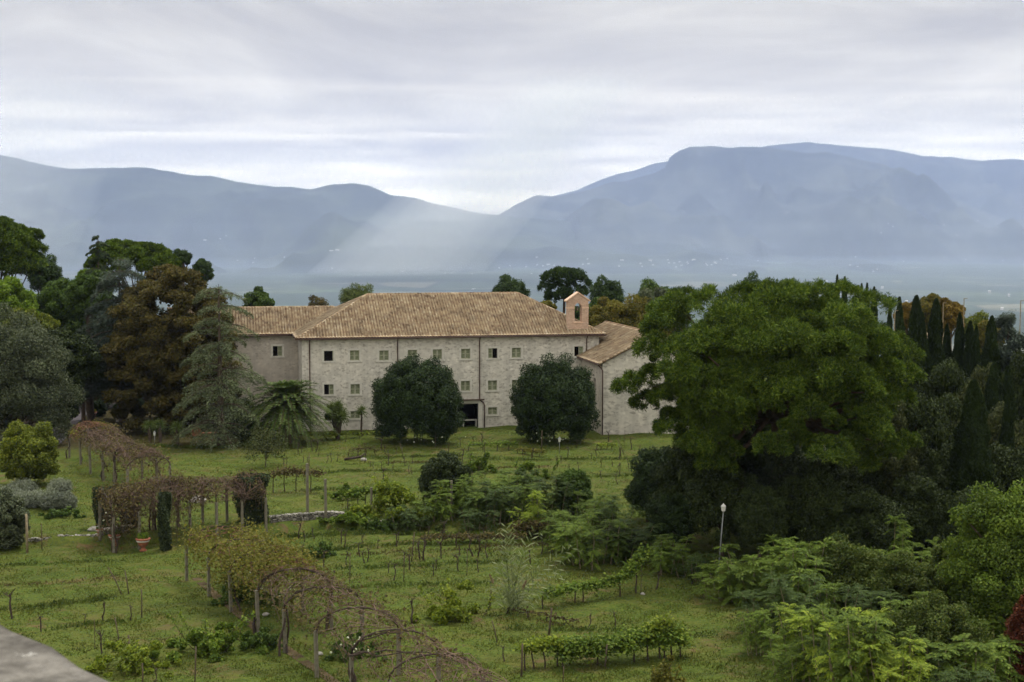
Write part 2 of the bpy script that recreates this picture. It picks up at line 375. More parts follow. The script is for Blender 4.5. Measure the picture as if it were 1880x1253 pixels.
def meadow_mat():
    t = NT('meadow'); p = t.pos()
    fine = t.noise(p, 5.0, 4, .7); mid = t.noise(p, .55, 5, .65, .6); big = t.noise(p, .09, 3)
    rowv = t.noise(t.pos((.10, .55, 1)), 1.0, 4, .6)
    col = t.ramp(fine, [(.30, (.028, .046, .009)), (.5, (.058, .084, .014)), (.72, (.100, .122, .023))])
    col = t.mix(t.ramp(mid, [(.46, 0.), (.68, .7)]), col, (.098, .098, .024))
    col = t.mix(t.ramp(rowv, [(.52, 0.), (.68, .6)]), col, (.040, .046, .014))
    soil = t.ramp(t.noise(p, .9, 6, .7, 1.), [(.50, 0.), (.66, .85)])
    col = t.mix(t.math('MULTIPLY', soil, t.ramp(t.noise(p, .2, 2), [(.45, 0.), (.6, 1.)])), col, (.11, .072, .04))
    col = t.mix(1.0, col, t.ramp(big, [(.3, (.85, .9, .8)), (.7, (1.12, 1.08, 1.0))]), 'MULTIPLY')
    # brown garden floor, darkened to paint in the shade under the left hand wood
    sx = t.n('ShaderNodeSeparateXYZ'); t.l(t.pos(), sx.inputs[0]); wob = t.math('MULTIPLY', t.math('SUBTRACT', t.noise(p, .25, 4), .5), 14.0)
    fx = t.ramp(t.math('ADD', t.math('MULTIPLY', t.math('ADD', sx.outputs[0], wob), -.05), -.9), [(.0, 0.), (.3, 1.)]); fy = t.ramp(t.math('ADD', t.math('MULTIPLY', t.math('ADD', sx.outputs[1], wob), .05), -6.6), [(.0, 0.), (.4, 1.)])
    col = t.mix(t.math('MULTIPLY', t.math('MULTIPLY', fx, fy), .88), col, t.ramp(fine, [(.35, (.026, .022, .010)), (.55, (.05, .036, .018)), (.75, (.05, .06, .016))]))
    t.surf(col, .95, .1, t.bump(t.math('ADD', fine, mid), .9, .12)); return t.m
xs = np.concatenate([-np.geomspace(1600, 72, 20), np.arange(-70, 90.1, .6), np.geomspace(92, 1600, 20)])
ys = np.concatenate([np.linspace(-60, 50, 24), np.arange(50.5, 200, .5), np.geomspace(201, 1400, 50)])
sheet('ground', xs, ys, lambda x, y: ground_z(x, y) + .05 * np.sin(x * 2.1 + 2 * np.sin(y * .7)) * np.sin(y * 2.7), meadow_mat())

def plain_mat():
    t = NT('valley_fields'); p = t.pos((1 / 420., 1 / 700., 0))
    cell = t.n('ShaderNodeSeparateColor'); t.l(t.voro(p, 1.0, 'F1', 'Color'), cell.inputs[0])
    col = t.ramp(cell.outputs[0], [(0, (.045, .065, .03)), (.3, (.06, .085, .04)), (.6, (.10, .115, .06)), (.85, (.17, .16, .11)), (1, (.07, .11, .04))])
    woods = t.ramp(t.noise(t.pos((1 / 1500., 1 / 900., 0)), 1.0, 6, .65), [(.40, 0.), (.50, 1.)])
    col = t.mix(woods, col, (.03, .045, .022))
    edge = t.ramp(t.voro(p, 1.0, 'DISTANCE_TO_EDGE'), [(.02, 1.), (.06, 0.)])
    col = t.mix(t.math('MULTIPLY', edge, .7), col, (.03, .042, .02))
    t.surf(col, .95, .1); return t.m
PLAIN = -280.0
sheet('valley_plain', np.linspace(-32000, 32000, 120), np.linspace(1000, 26000, 160),
      lambda x, y: PLAIN + 14 * np.sin(x / 1300 + np.sin(y / 2100)) * np.sin(y / 1700) * sstep(1400, 4000, y), plain_mat())

def hill_mat(name, wood, grass, rock, amt):
    t = NT(name)
    n1 = t.noise(t.pos((1 / 900., 1 / 1400., 1 / 420.)), 1.0, 7, .65); n2 = t.noise(t.pos((1 / 420., 1 / 600., 1 / 110.)), 1.0, 6, .7, 1.2)
    col = t.mix(t.ramp(n1, [(.45, 0.), (.62, 1.)]), wood, grass)
    col = t.mix(t.ramp(n2, [(amt, 0.), (amt + .07, .85)]), col, rock)
    t.surf(col, .95, .1, t.bump(n1, .6, 60.0)); return t.m
HILLS = []
def hills(name, prof, Yr, Yf, pw, m, seed, rough=1.0, x0=-900, x1=2800, nx=420, ny=46):
    rng = np.random.default_rng(seed)
    pxs = np.linspace(x0, x1, nx); pys = np.interp(pxs, [q[0] for q in prof], [q[1] for q in prof])
    fine = sum(grid_noise((1, nx), (1, c), rng)[0] * a for c, a in ((60, 1.2), (130, .9), (210, .7)))
    pys = pys + fine * rough * .55
    dep = (pys - 425) / F; X = (pxs - 940) / F * Yr; Zr = CAM_H - dep * Yr * 1.0
    Zr = np.maximum(Zr, PLAIN - 40)
    t = np.concatenate([np.linspace(0, 1, ny), 1 + np.linspace(.08, .6, 6)])
    tt = t[:, None]; up = np.where(tt <= 1, np.abs(tt) ** pw, 1 - (tt - 1) * 1.1)
    base = PLAIN - 30; H = (Zr - base)[None]
    sh = (len(t), nx)
    spur = grid_noise(sh, (3, 26), rng) * .55 + np.abs(grid_noise(sh, (7, 60), rng)) * -.45 + grid_noise(sh, (16, 130), rng) * .16
    env = np.clip(tt * (1 - np.clip(tt, 0, 1)) * 4, 0, 1) ** .8
    Z = base + H * up + H * .26 * rough * spur * env
    Yg = Yf + (Yr - Yf) * tt + 0 * X[None] + env * grid_noise(sh, (3, 20), rng) * (Yr - Yf) * .06
    Xg = X[None] * (.78 + .22 * np.clip(tt, 0, 1.2)) + 0 * tt
    V = np.stack([Xg, Yg, Z], -1).reshape(-1, 3)
    i = (np.arange(len(t) - 1)[:, None] * nx + np.arange(nx - 1)[None]).reshape(-1)
    o = link(name, np_mesh(name, V, np.stack([i, i + 1, i + nx + 1, i + nx], -1), True), m)
    tag(o, kind='structure'); HILLS.append((Xg, Yg, Z)); return o
hm = hill_mat('wooded_slope', (.018, .027, .02), (.055, .07, .045), (.20, .19, .165), .68)
hm2 = hill_mat('rocky_mountain', (.02, .028, .024), (.065, .075, .06), (.22, .21, .19), .66)
hills('hills', [(-900, 240), (-300, 250), (-100, 270), (0, 285), (60, 298), (130, 312), (180, 310), (245, 308), (290, 311), (340, 321), (390, 324), (440, 335), (500, 344),
               (540, 345), (570, 350), (605, 341), (650, 337), (680, 341), (720, 358), (760, 363), (800, 376), (840, 384), (880, 391), (920, 396), (960, 401), (1020, 404), (1100, 414),
               (1250, 432), (1450, 455), (1700, 475), (2000, 500), (2800, 520)], 15500, 9500, 1.25, hm, 3)
hills('mountain', [(-900, 520), (600, 470), (850, 415), (905, 402), (945, 378), (985, 361), (1020, 364), (1060, 355), (1110, 338), (1150, 332), (1200, 321), (1222, 308), (1228, 290), (1240, 280),
                   (1265, 270), (1300, 268), (1340, 273), (1380, 272), (1420, 277), (1445, 279), (1480, 284), (1515, 281), (1560, 290), (1620, 305), (1680, 335), (1760, 372), (1850, 405), (2000, 440),
                   (2800, 500)], 19000, 12500, 1.1, hm2, 8, 1.25)
hills('mountain.001', [(-900, 540), (1200, 440), (1350, 300), (1400, 271), (1480, 263), (1530, 268), (1580, 273), (1640, 279), (1690, 289), (1740, 289), (1800, 296), (1850, 293), (1880, 297), (1960, 300),
                       (2200, 320), (2800, 330)], 24000, 15000, .9, hm2, 13, 1.0)
hills('mountain.002', [(-900, 500), (850, 420), (920, 398), (1000, 366), (1060, 350), (1100, 332), (1130, 321), (1170, 312), (1200, 301), (1235, 296), (1300, 320), (1500, 380), (2800, 440)], 25200, 20500, .9, hm2, 21, .8)

# ------------------------------------------------------------------ the air
def volume_mat(name, col, dens, aniso):
    t = NT(name); v = t.n('ShaderNodeVolumePrincipled'); v.inputs['Color'].default_value = (*col, 1)
    v.inputs['Density'].default_value = dens; v.inputs['Anisotropy'].default_value = aniso
    t.l(v.outputs[0], t.out.inputs['Volume']); return t.m
hz = BM(); hz.box(-34000, 34000, -300, 26800, -470, 1560)
tag(hz.build('haze', volume_mat('haze_air', (.50, .63, 1.0), 3.9e-5, .0)), kind='stuff')
def shaft(a, b, rx, ry, dens, name):             # a slanted tube of denser pale air standing in for a sunbeam
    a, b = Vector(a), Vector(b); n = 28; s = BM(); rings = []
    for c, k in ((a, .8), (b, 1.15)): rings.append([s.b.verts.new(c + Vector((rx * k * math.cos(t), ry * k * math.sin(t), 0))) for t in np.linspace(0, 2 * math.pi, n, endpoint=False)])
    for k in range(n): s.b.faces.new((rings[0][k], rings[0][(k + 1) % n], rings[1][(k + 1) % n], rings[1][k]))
    s.b.faces.new(rings[0][::-1]); s.b.faces.new(rings[1]); tag(s.build(name, volume_mat('sunbeam_air', (.93, .97, 1.0), dens, .0)), kind='stuff')
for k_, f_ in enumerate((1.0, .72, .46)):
    shaft(atY(1080, 150, 8200 + k_), atY(730, 500, 8200 + k_), 440 * f_, 1000 * f_, 1.9e-4, 'sunbeam_veil')
    shaft(atY(110, 150, 8100 + k_), atY(-90, 500, 8100 + k_), 520 * f_, 900 * f_, 9.0e-5, 'sunbeam_veil')
mist = BM(); mist.box(-30000, 30000, 2600, 21000, -330, -205)
tag(mist.build('valley_mist', volume_mat('mist_air', (.66, .78, 1.0), 6.0e-5, .0)), kind='stuff')
mist_high = volume_mat('mist_air_high', (.74, .84, 1.0), 7e-6, .0)
for k_, top_ in enumerate((-60, 80, 230, 420)):
    mist = BM(); mist.box(-30500 - k_ * 50, 30500 + k_ * 50, 3400 + 300 * k_, 20500 + 20 * k_, -331 - k_, top_); tag(mist.build('valley_mist', mist_high), kind='stuff')

# ------------------------------------------------------------------ the stone building
ANG = R(11.5); CA, SA = math.cos(ANG), math.sin(ANG)
B0 = Vector(((553 - 940) / F * 148.2, 148.2, 0.0))       # left front corner of the facade
def u_of(px):                                # distance along the facade seen at a pixel column
    k = (px - 940) / F; return (k * B0.y - B0.x) / (CA - k * SA)
def z_of(px, py):
    u = u_of(px); Y = B0.y + u * SA; return atY(px, py, Y).z
BL, BD, EAVE = 32.1, 16.0, 9.95
bld = empty('stone_building', (B0.x, B0.y, 0), ANG, 'long rubble stone house with brown tiled hip roof and small windows behind the meadow', 'building')

def wall_grid(bm, L, zt, holes, o=(0, 0), d=(1, 0), rev=.28, zb=-1.5):
    """vertical wall from o along d with rectangular openings and their reveals; inward is to the left of d"""
    nx_, ny_ = -d[1], d[0]
    P = lambda u, z, k=0.0: (o[0] + d[0] * u + nx_ * k, o[1] + d[1] * u + ny_ * k, z)
    us = sorted({0, L, *[h[0] for h in holes], *[h[1] for h in holes]}); zs = sorted({zb, zt, *[h[2] for h in holes], *[h[3] for h in holes]})
    for a, b in zip(us, us[1:]):
        for c, e in zip(zs, zs[1:]):
            um, zm = (a + b) / 2, (c + e) / 2
            if any(h[0] < um < h[1] and h[2] < zm < h[3] for h in holes): continue
            bm.poly([P(a, c), P(b, c), P(b, e), P(a, e)])
    for h in holes:
        a, b, c, e = h
        for q in ([P(a, c), P(a, e), P(a, e, rev), P(a, c, rev)], [P(b, c), P(b, c, rev), P(b, e, rev), P(b, e)],
                  [P(a, c), P(a, c, rev), P(b, c, rev), P(b, c)], [P(a, e), P(b, e), P(b, e, rev), P(a, e, rev)]): bm.poly(q)

def window(parent, o, d, u, z, w, h, style, name='window'):
    """surround proud of the wall; casement sash and panes in the opening.  style: blind, dark, half (left leaf open), halfr"""
    nx_, ny_ = -d[1], d[0]
    Mx = Matrix(((d[0], nx_, 0, o[0] + d[0] * u), (d[1], ny_, 0, o[1] + d[1] * u), (0, 0, 1, z), (0, 0, 0, 1)))
    b = BM(); s = .21; a, c = w / 2, h / 2
    for x0, x1, z0, z1 in ((-a - s, -a, -c, c), (a, a + s, -c, c), (-a - s, a + s, c, c + s), (-a - s - .1, a + s + .1, -c - s * .75, -c)):
        b.box(x0, x1, -.045 if z0 > -c - .01 else -.09, .05, z0, z1, Mx)
    f = b.build(name, M['surround'], parent)
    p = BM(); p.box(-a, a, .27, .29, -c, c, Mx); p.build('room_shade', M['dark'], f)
    leaves = {'blind': (-1, 1), 'dark': (), 'half': (1,), 'halfr': (-1,)}[style]
    for sd_ in leaves:
        g = BM(); sb = BM()
        x0, x1 = (-a, -.012) if sd_ < 0 else (.012, a)
        for q in ((x0, x0 + .06, -c, c), (x1 - .06, x1, -c, c), (x0 + .06, x1 - .06, c - .06, c), (x0 + .06, x1 - .06, -c, -c + .07), (x0 + .06, x1 - .06, -.02, .025)):
            sb.box(q[0], q[1], .12, .16, q[2], q[3], Mx)
        g.box(x0 + .06, x1 - .06, .135, .145, -c + .07, c - .06, Mx); sb.build('sash', M['sash'], f); g.build('pane', M['curtain'], f)
    if style == 'dark':                      # casements folded back against the reveal
        for x0, x1 in ((-a, -a + .045), (a - .07, a)): sb = BM(); sb.box(x0, x1, .06, .26, -c, c, Mx); sb.build('sash', M['sash'], f)
    return f

front = ((0, 0), (1, 0)); holes = []; wins = []
W, H = 1.0, 1.08
for px, py, st in ((602, 654, 'dark'), (650, 653, 'blind'), (704, 653, 'blind'), (756.5, 652, 'blind'), (802.5, 651, 'blind'), (854.5, 650, 'blind'), (904.5, 649, 'halfr'), (948, 648, 'blind'), (1063, 645.5, 'half'),
                   (602, 715.5, 'half'), (650.5, 715, 'blind'), (704, 714, 'blind'), (756, 713, 'blind'), (802, 712, 'blind'), (854, 709, 'blind'), (904, 708, 'blind'), (948, 707, 'blind'), (1063, 705, 'blind'),
                   (602, 766, 'dark'), (650, 762, 'blind'), (704, 761, 'dark'), (904, 755, 'blind'), (946, 754, 'blind')):
    u, z = u_of(px), z_of(px, py); h = H if py < 740 else .8
    holes.append((u - W / 2, u + W / 2, z - h / 2, z + h / 2)); wins.append((u, z, W, h, st))
du0, du1 = u_of(838), u_of(878); dz = z_of(860, 742)
holes.append((du0, du1, -1.5, dz))
wl = BM()
wall_grid(wl, BL, EAVE - .05, holes)
for a, b in (((BL, 0), (BL, BD)), ((BL, BD), (0, BD)), ((0, BD), (0, 0))): wl.poly([(a[0], a[1], -1.5), (b[0], b[1], -1.5), (b[0], b[1], EAVE - .05), (a[0], a[1], EAVE - .05)])
wl.build('wall', M['stone'], bld)
for u, z, w, h, st in wins: window(bld, *front, u, z, w, h, st)
# entrance: recess, pillars, lintel and little canopy edge
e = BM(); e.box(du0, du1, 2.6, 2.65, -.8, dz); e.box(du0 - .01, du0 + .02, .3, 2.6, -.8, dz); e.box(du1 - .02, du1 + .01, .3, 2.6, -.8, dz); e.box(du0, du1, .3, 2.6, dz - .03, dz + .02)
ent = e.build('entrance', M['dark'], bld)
e = BM(); e.box(du1 - .02, du1 + .42, -.12, .3, -.6, dz + .12); e.box(du0 - .42, du0 + .02, -.12, .3, -.6, dz + .12); e.box(du0 - .42, du1 + .42, -.14, .28, dz + .13, dz + .4); e.build('doorway_frame', M['surround'], ent)
e = BM(); e.box(du0 - .5, du1 + .6, -.35, -.145, dz + .42, dz + .52); e.build('canopy', M['pipe'], ent)

def tile_face(poly, fold=0.0):
    """real barrel tiles on a roof plane; poly = eave start, eave end, then the rest counter-clockwise from above. Returns bmesh"""
    p = [Vector(q) for q in poly]; e = (p[1] - p[0]).normalized(); n = e.cross(p[2] - p[0]).normalized()
    if n.z < 0: n = -n
    s = n.cross(e).normalized()
    us = [(q - p[0]).dot(e) for q in p]; vs = [(q - p[0]).dot(s) for q in p]
    pu, pv, k = .31, .46, 6
    nu = np.arange(math.floor(min(us) / pu), math.ceil(max(us) / pu) + 1e-6, 1 / k) * pu
    nv = []
    for r in range(math.floor(min(vs) / pv), math.ceil(max(vs) / pv)): nv += [(r * pv + .001, .055), ((r + 1) * pv - .001, .012)]
    U, Vv = np.meshgrid(nu, [a for a, _ in nv]); Hh = np.array([b for _, b in nv])[:, None] + .085 * np.abs(np.sin(U / pu * math.pi)) ** .8
    rr = np.random.default_rng(int(abs(p[0].x) * 10) + len(nu)).normal(0, .007, Hh.shape); Hh = Hh + rr
    P = np.array(p[0])[None, None] + U[..., None] * np.array(e) + Vv[..., None] * np.array(s) + Hh[..., None] * np.array(n)
    nx_, ny_ = len(nu), len(nv); i = (np.arange(ny_ - 1)[:, None] * nx_ + np.arange(nx_ - 1)[None]).reshape(-1)
    me = np_mesh('t', P.reshape(-1, 3), np.stack([i, i + 1, i + nx_ + 1, i + nx_], -1), True)
    b = bmesh.new(); b.from_mesh(me); bpy.data.meshes.remove(me)
    uvl = b.loops.layers.uv.new('UVMap')
    for f in b.faces:
        c = f.calc_center_median() - p[0]; fu = math.floor(c.dot(e) / pu * 2 + .5); fv = math.floor(c.dot(s) / pv + .02)
        for lp in f.loops: lp[uvl].uv = (fu + .5, fv + .5)
    m = len(p); cen = sum(p, Vector()) / m
    for j in range(m):
        a, c = p[j], p[(j + 1) % m]; pn = (c - a).cross(n).normalized()
        if pn.dot(cen - a) > 0: pn = -pn
        bmesh.ops.bisect_plane(b, geom=b.verts[:] + b.edges[:] + b.faces[:], plane_co=a, plane_no=pn, clear_outer=True)
    return b
def roof(name, faces, parent, caps=()):
    me = bpy.data.meshes.new(name); tot = bmesh.new(); tot.loops.layers.uv.new('UVMap')
    for f in faces:
        b = tile_face(f); t = bpy.data.meshes.new('t'); b.to_mesh(t); b.free(); tot.from_mesh(t); bpy.data.meshes.remove(t)
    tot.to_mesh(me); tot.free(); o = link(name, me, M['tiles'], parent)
    d = BM()                                 # solid deck just under the tiles
    for f in faces: d.prism([Vector(q) - Vector((0, 0, .03)) for q in f], (0, 0, -.10))
    d.build('roof_deck', M['eave'], o)
    if caps:
        c = BM(); uvl = c.b.loops.layers.uv.new('UVMap')
        for a, b2 in caps:
            a, b2 = Vector(a), Vector(b2); L = (b2 - a).length; n = max(1, round(L / .42))
            for k in range(n):
                q0, q1 = a.lerp(b2, k / n), a.lerp(b2, (k + 1.12) / n); c.tube([q0 + Vector((0, 0, .06)), q1 + Vector((0, 0, .03))], [.13, .105], 7)
        for f in c.b.faces:
            ce = f.calc_center_median()
            for lp in f.loops: lp[uvl].uv = (math.floor(ce.x * 3) + .5, math.floor(ce.z * 3) + .5)
        c.build('ridge_tiles', M['tiles'], o, True)
    return o
ov = .62; RIDGE = EAVE + 4.05; hip = 8.35
x0, x1, y0, y1 = -ov, BL + ov, -ov, BD + ov; ze = EAVE - .12
r0, r1 = (hip - ov, BD / 2, RIDGE), (BL - hip + ov + .3, BD / 2, RIDGE)
c0, c1, c2, c3 = (x0, y0, ze), (x1, y0, ze), (x1, y1, ze), (x0, y1, ze)
rf = roof('roof', [(c0, c1, r1, r0), (c1, c2, r1), (c2, c3, r0, r1), (c3, c0, r0)], bld, [(c0, r0), (c1, r1), (r0, r1), (c2, r1), (c3, r0)])
g = BM()
for a, b in ((c0, c1), (c3, c0), (c1, c2)): g.tube([Vector(a) + Vector((0, 0, -.06)), Vector(b) + Vector((0, 0, -.06))], .085, 8)
g.build('gutter', M['pipe'], bld, True)
for px, bend in ((567, 0), (729, 0), (880, 1), (1077, 0)):
    u = u_of(px); b = BM()
    if bend: pts = [(u, -.5, ze - .1), (u, -.14, ze - .55), (u, -.14, 3.05), (u + .1, -.14, 2.85), (u + .42, -.2, 2.62), (u + .5, -.2, 2.4), (u + .5, -.2, -.5)]
    else: pts = [(u, -.5, ze - .1), (u, -.14, ze - .55), (u, -.12, 4), (u, -.12, -.8)]
    b.tube(pts, .062, 8); b.build('downpipe', M['pipe'], bld, True)
# left wing, set back from the facade
WX0, WY0, WD = -13.5, 7.9, 10.0
wz = EAVE - .1
wg = BM(); uw = 0
def u_wing(px):
    k = (px - 940) / F; ox, oy = B0.x - SA * WY0, B0.y + CA * WY0; return (k * oy - ox) / (CA - k * SA)
uwin = u_wing(508); Yw_ = B0.y + CA * WY0 + uwin * SA; zwin = atY(508, 645, Yw_).z
hol = [(uwin - .5 - WX0, uwin + .5 - WX0, zwin - .55, zwin + .55)]
wall_grid(wg, -WX0, wz - .05, hol, (WX0, WY0))
for a, b in (((0, WY0 + WD), (WX0, WY0 + WD)), ((WX0, WY0 + WD), (WX0, WY0))): wg.poly([(a[0], a[1], -1.5), (b[0], b[1], -1.5), (b[0], b[1], wz - .05), (a[0], a[1], wz - .05)])
wg.build('wing_wall', M['stone_pink'], bld)
window(bld, (WX0, WY0), (1, 0), uwin - WX0, zwin, 1.0, 1.1, 'half')
wr = wz + 2.55; q0, q1, q2, q3 = (WX0 - ov, WY0 - ov, wz - .1), (-.05, WY0 - ov, wz - .1), (4.5, WY0 + WD / 2, wr), (WX0 - ov, WY0 + WD / 2, wr)
roof('wing_roof', [((WX0 - ov, WY0 - ov, wz - .1), (-ov + .02, WY0 - ov, wz - .1), (4.75, WY0 + WD / 2, wr), (WX0 - ov, WY0 + WD / 2, wr)),
                   ((-ov, WY0 + WD + ov, wz - .1), (WX0 - ov, WY0 + WD + ov, wz - .1), (WX0 - ov, WY0 + WD / 2, wr), (4.75, WY0 + WD / 2, wr))], bld, [((WX0 - ov, WY0 + WD / 2, wr), (4.3, WY0 + WD / 2, wr))])
g = BM(); g.tube([(WX0 - ov, WY0 - ov, wz - .17), (-ov, WY0 - ov, wz - .17)], .085, 8); g.build('gutter', M['pipe'], bld, True)
# red door low in the recess
d = BM(); d.box(-1.05, -.12, WY0 - .1, WY0 - .02, -.3, 1.9); d.build('door', M['red'], bld)
# bell cote of pink brick on the front slope
bu = (u_of(1044) + u_of(1082)) / 2; bw = (u_of(1082) - u_of(1044)) / 2; bv = .75
bY = B0.y + bu * SA + bv * CA; zb = EAVE + .25; zs_ = atY(1063, 552, bY).z; za = atY(1063, 537, bY).z
aw = .40; z1_, z2_ = atY(1063, 593, bY).z, atY(1063, 565, bY).z
b = BM(); dep = .42
arch = [(aw * math.cos(t), z2_ + aw * 1.25 * math.sin(t)) for t in np.linspace(0, math.pi, 13)]
outl = [(bu - bw, zb), (bu + bw, zb), (bu + bw, zs_), (bu, za - .1), (bu - bw, zs_)]
P3 = lambda pts, y: [(p[0], y, p[1]) for p in pts]
b.box(bu - bw, bu + bw, bv - dep, bv + dep, zb - .8, z1_)
b.box(bu - bw, bu - aw, bv - dep, bv + dep, z1_, z2_); b.box(bu + aw, bu + bw, bv - dep, bv + dep, z1_, z2_)
top = [(bu + aw, z2_), (bu + bw, z2_), (bu + bw, zs_), (bu, za - .1), (bu - bw, zs_), (bu - bw, z2_)] + [(bu + x, z) for x, z in arch[::-1]][0:-1]
b.prism(P3(top, bv - dep), (0, 2 * dep, 0))
bc = b.build('bell_cote', M['brick'], bld)
b = BM()
for s_ in (-1, 1): b.prism([(bu, bv - dep - .12, za + .06), (bu + s_ * (bw + .2), bv - dep - .12, zs_ + .02), (bu + s_ * (bw + .2), bv - dep - .12, zs_ - .1), (bu, bv - dep - .12, za - .07)], (0, 2 * dep + .24, 0))
b.build('gable_coping', M['trim'], bc)
b = BM(); b.box(bu - bw - .05, bu - aw - .003, bv - dep - .05, bv + dep + .05, z2_ - .08, z2_ + .04); b.box(bu + aw + .003, bu + bw + .05, bv - dep - .05, bv + dep + .05, z2_ - .08, z2_ + .04)
b.box(bu - aw - .12, bu + aw + .12, bv - dep - .08, bv + dep + .08, z1_ + .003, z1_ + .1); b.build('string_course', M['trim'], bc)
b = BM(); b.lathe([(.03, .46), (.11, .44), (.15, .30), (.18, .12), (.26, .0), (.22, .01)], (bu, bv, z2_ - .35)); b.tube([(bu - aw + .01, bv, z2_ + .13), (bu + aw - .01, bv, z2_ + .13)], .035, 6); b.build('bell', M['bronze'], bc, True)

# chapel with its gable towards the meadow, butted against the right end of the long house
CW, CE, CR = 11.2, 7.55, 10.35
chY = 145.6; ch_o = Vector(((1107 - 940) / F * chY, chY, 0))
chp = empty('chapel', ch_o, ANG, 'grey stone chapel with tiled gable roof and round window beside the pine', 'building')
# local: x along the gable, y away from the camera
b = BM(); CL = 19.5
def ring(cx, cz, r, n=20): return [(cx + r * math.cos(t), cz + r * math.sin(t)) for t in np.linspace(0, 2 * math.pi, n, endpoint=False)]
oc = (CW / 2 - .15, 7.95, .52)
gb = b.b; outer = [(0, -1.5), (CW, -1.5), (CW, CE), (CW / 2, CR), (0, CE)]
vo = [gb.verts.new((x, 0, z)) for x, z in outer]; vi = [gb.verts.new((x, 0, z)) for x, z in ring(*oc)]
ed = [gb.edges.new((vo[i], vo[(i + 1) % 5])) for i in range(5)] + [gb.edges.new((vi[i], vi[(i + 1) % 20])) for i in range(20)]
bmesh.ops.triangle_fill(gb, use_beauty=True, edges=ed)
vj = [gb.verts.new((x, .3, z)) for x, z in ring(*oc)]
for i in range(20): gb.faces.new((vi[i], vi[(i + 1) % 20], vj[(i + 1) % 20], vj[i]))
b.poly([(CW, 0, -1.5), (CW, CL, -1.5), (CW, CL, CE), (CW, 0, CE)]); b.poly([(0, CL, -1.5), (CW, CL, -1.5), (CW, CL, CE), (CW / 2, CL, CR), (0, CL, CE)])
b.build('gable_wall', M['stone_grey'], chp)
b = BM(); wall_grid(b, CL, CE, [(CL - 3.6, CL - 2.7, 3.1, 5.6)], (0, CL), (0, -1)); b.build('side_wall', M['stone_pink'], chp)
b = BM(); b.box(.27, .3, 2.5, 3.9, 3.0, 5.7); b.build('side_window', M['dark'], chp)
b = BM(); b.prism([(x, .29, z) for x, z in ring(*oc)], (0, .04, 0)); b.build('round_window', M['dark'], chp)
co = .35
f0, f1 = (-.5, -co, CE - .16), (-.5, CL, CE - .16); rg0, rg1 = (CW / 2, -co, CR + .08), (CW / 2, CL, CR + .08)
h0, h1 = (CW + .5, -co, CE - .16), (CW + .5, CL, CE - .16)
roof('roof', [(f1, f0, rg0, rg1), (h0, h1, rg1, rg0)], chp, [(rg0, rg1), (f0, rg0), (h0, rg0)])
b = BM(); b.tube([Vector(f1) + Vector((0, 0, -.06)), Vector(f0) + Vector((0, 0, -.06))], .08, 8); b.build('gutter', M['pipe'], chp, True)
b = BM(); b.tube([(-.5, -.05, CE - .25), (-.25, -.1, CE - .5), (-.02, -.14, CE - .8), (-.02, -.14, -.5)], .065, 8); b.build('downpipe', M['pipe'], chp, True)

# pale house wall glimpsed under the pine, and the small house between the cypresses
def small_house(name, px, py, Y, w, dp, h, rise, zb, label, wm, rz=.2, wins=()):
    p = atY(px, py, Y); t = empty(name, (p.x, p.y, zb), rz, label, 'house')
    b = BM(); wall_grid(b, w, h, [(u - .4, u + .4, z - .5, z + .5) for u, z in wins], (-w / 2, 0)); 
    for a, c in (((w / 2, 0), (w / 2, dp)), ((w / 2, dp), (-w / 2, dp)), ((-w / 2, dp), (-w / 2, 0))): b.poly([(a[0], a[1], -1.5), (c[0], c[1], -1.5), (c[0], c[1], h), (a[0], a[1], h)])
    for x in (-w / 2, w / 2): b.poly([(x, 0, h), (x, dp, h), (x, dp / 2, h + rise)])
    b.build('wall', M[wm], t)
    for u, z in wins: window(t, (-w / 2, 0), (1, 0), u, z, .8, 1.0, 'blind')
    a = .4
    roof('roof', [((-w / 2 - a, -a, h - .15), (w / 2 + a, -a, h - .15), (w / 2 + a, dp / 2, h + rise + .1), (-w / 2 - a, dp / 2, h + rise + .1)),
                  ((w / 2 + a, dp + a, h - .15), (-w / 2 - a, dp + a, h - .15), (-w / 2 - a, dp / 2, h + rise + .1), (w / 2 + a, dp / 2, h + rise + .1))], t, [((-w / 2 - a, dp / 2, h + rise + .1), (w / 2 + a, dp / 2, h + rise + .1))])
    return t
small_house('small_house', 1552, 720, 135, 9, 7, 4.2, 1.6, -.3, 'pale walled house glimpsed through the gap under the big pine', 'stone', .15, ((2.2, 2.2), (6.5, 2.2)))
small_house('small_house', 1704, 620, 168, 3.4, 5, 8.0, 1.1, -.5, 'small pink house with tiled roof half hidden between tall cypresses', 'stone_pink', -.3, ((1.7, 6.6),))

# stone parapet the picture is taken over
pA = atz(0, 1130, CAM_H - .5); pB = atz(222, 1253, CAM_H - .5)
dv = (pA - pB).normalized(); ln_ = Vector((-dv.y, dv.x, 0))
if ln_.x > 0: ln_ = -ln_
par = empty('stone_parapet', (pB.x, pB.y, CAM_H - .5), 0, 'pale grey stone parapet top close up in the bottom left corner', 'parapet')
t = NT('parapet_stone'); nz = t.noise(t.coord(), 16, 7, .7); nb = t.noise(t.coord(), 9, 6, .7)
c_ = t.ramp(nb, [(.36, (.045, .041, .037)), (.5, (.105, .097, .086)), (.64, (.20, .187, .168))]); c_ = t.mix(t.ramp(nz, [(.62, 0.), (.70, .8)]), c_, (.56, .55, .52)); c_ = t.mix(t.ramp(nz, [(.28, .8), (.36, 0.)]), c_, (.09, .08, .075))
t.surf(c_, .95, .1, t.bump(nz, .6, .02)); M['parapet'] = t.m
b = BM(); ns = 60; Lp = 6.0; rng = np.random.default_rng(4)
jit = grid_noise((1, ns + 1), (1, 26), rng)[0] * .003 + grid_noise((1, ns + 1), (1, 60), rng)[0] * .004
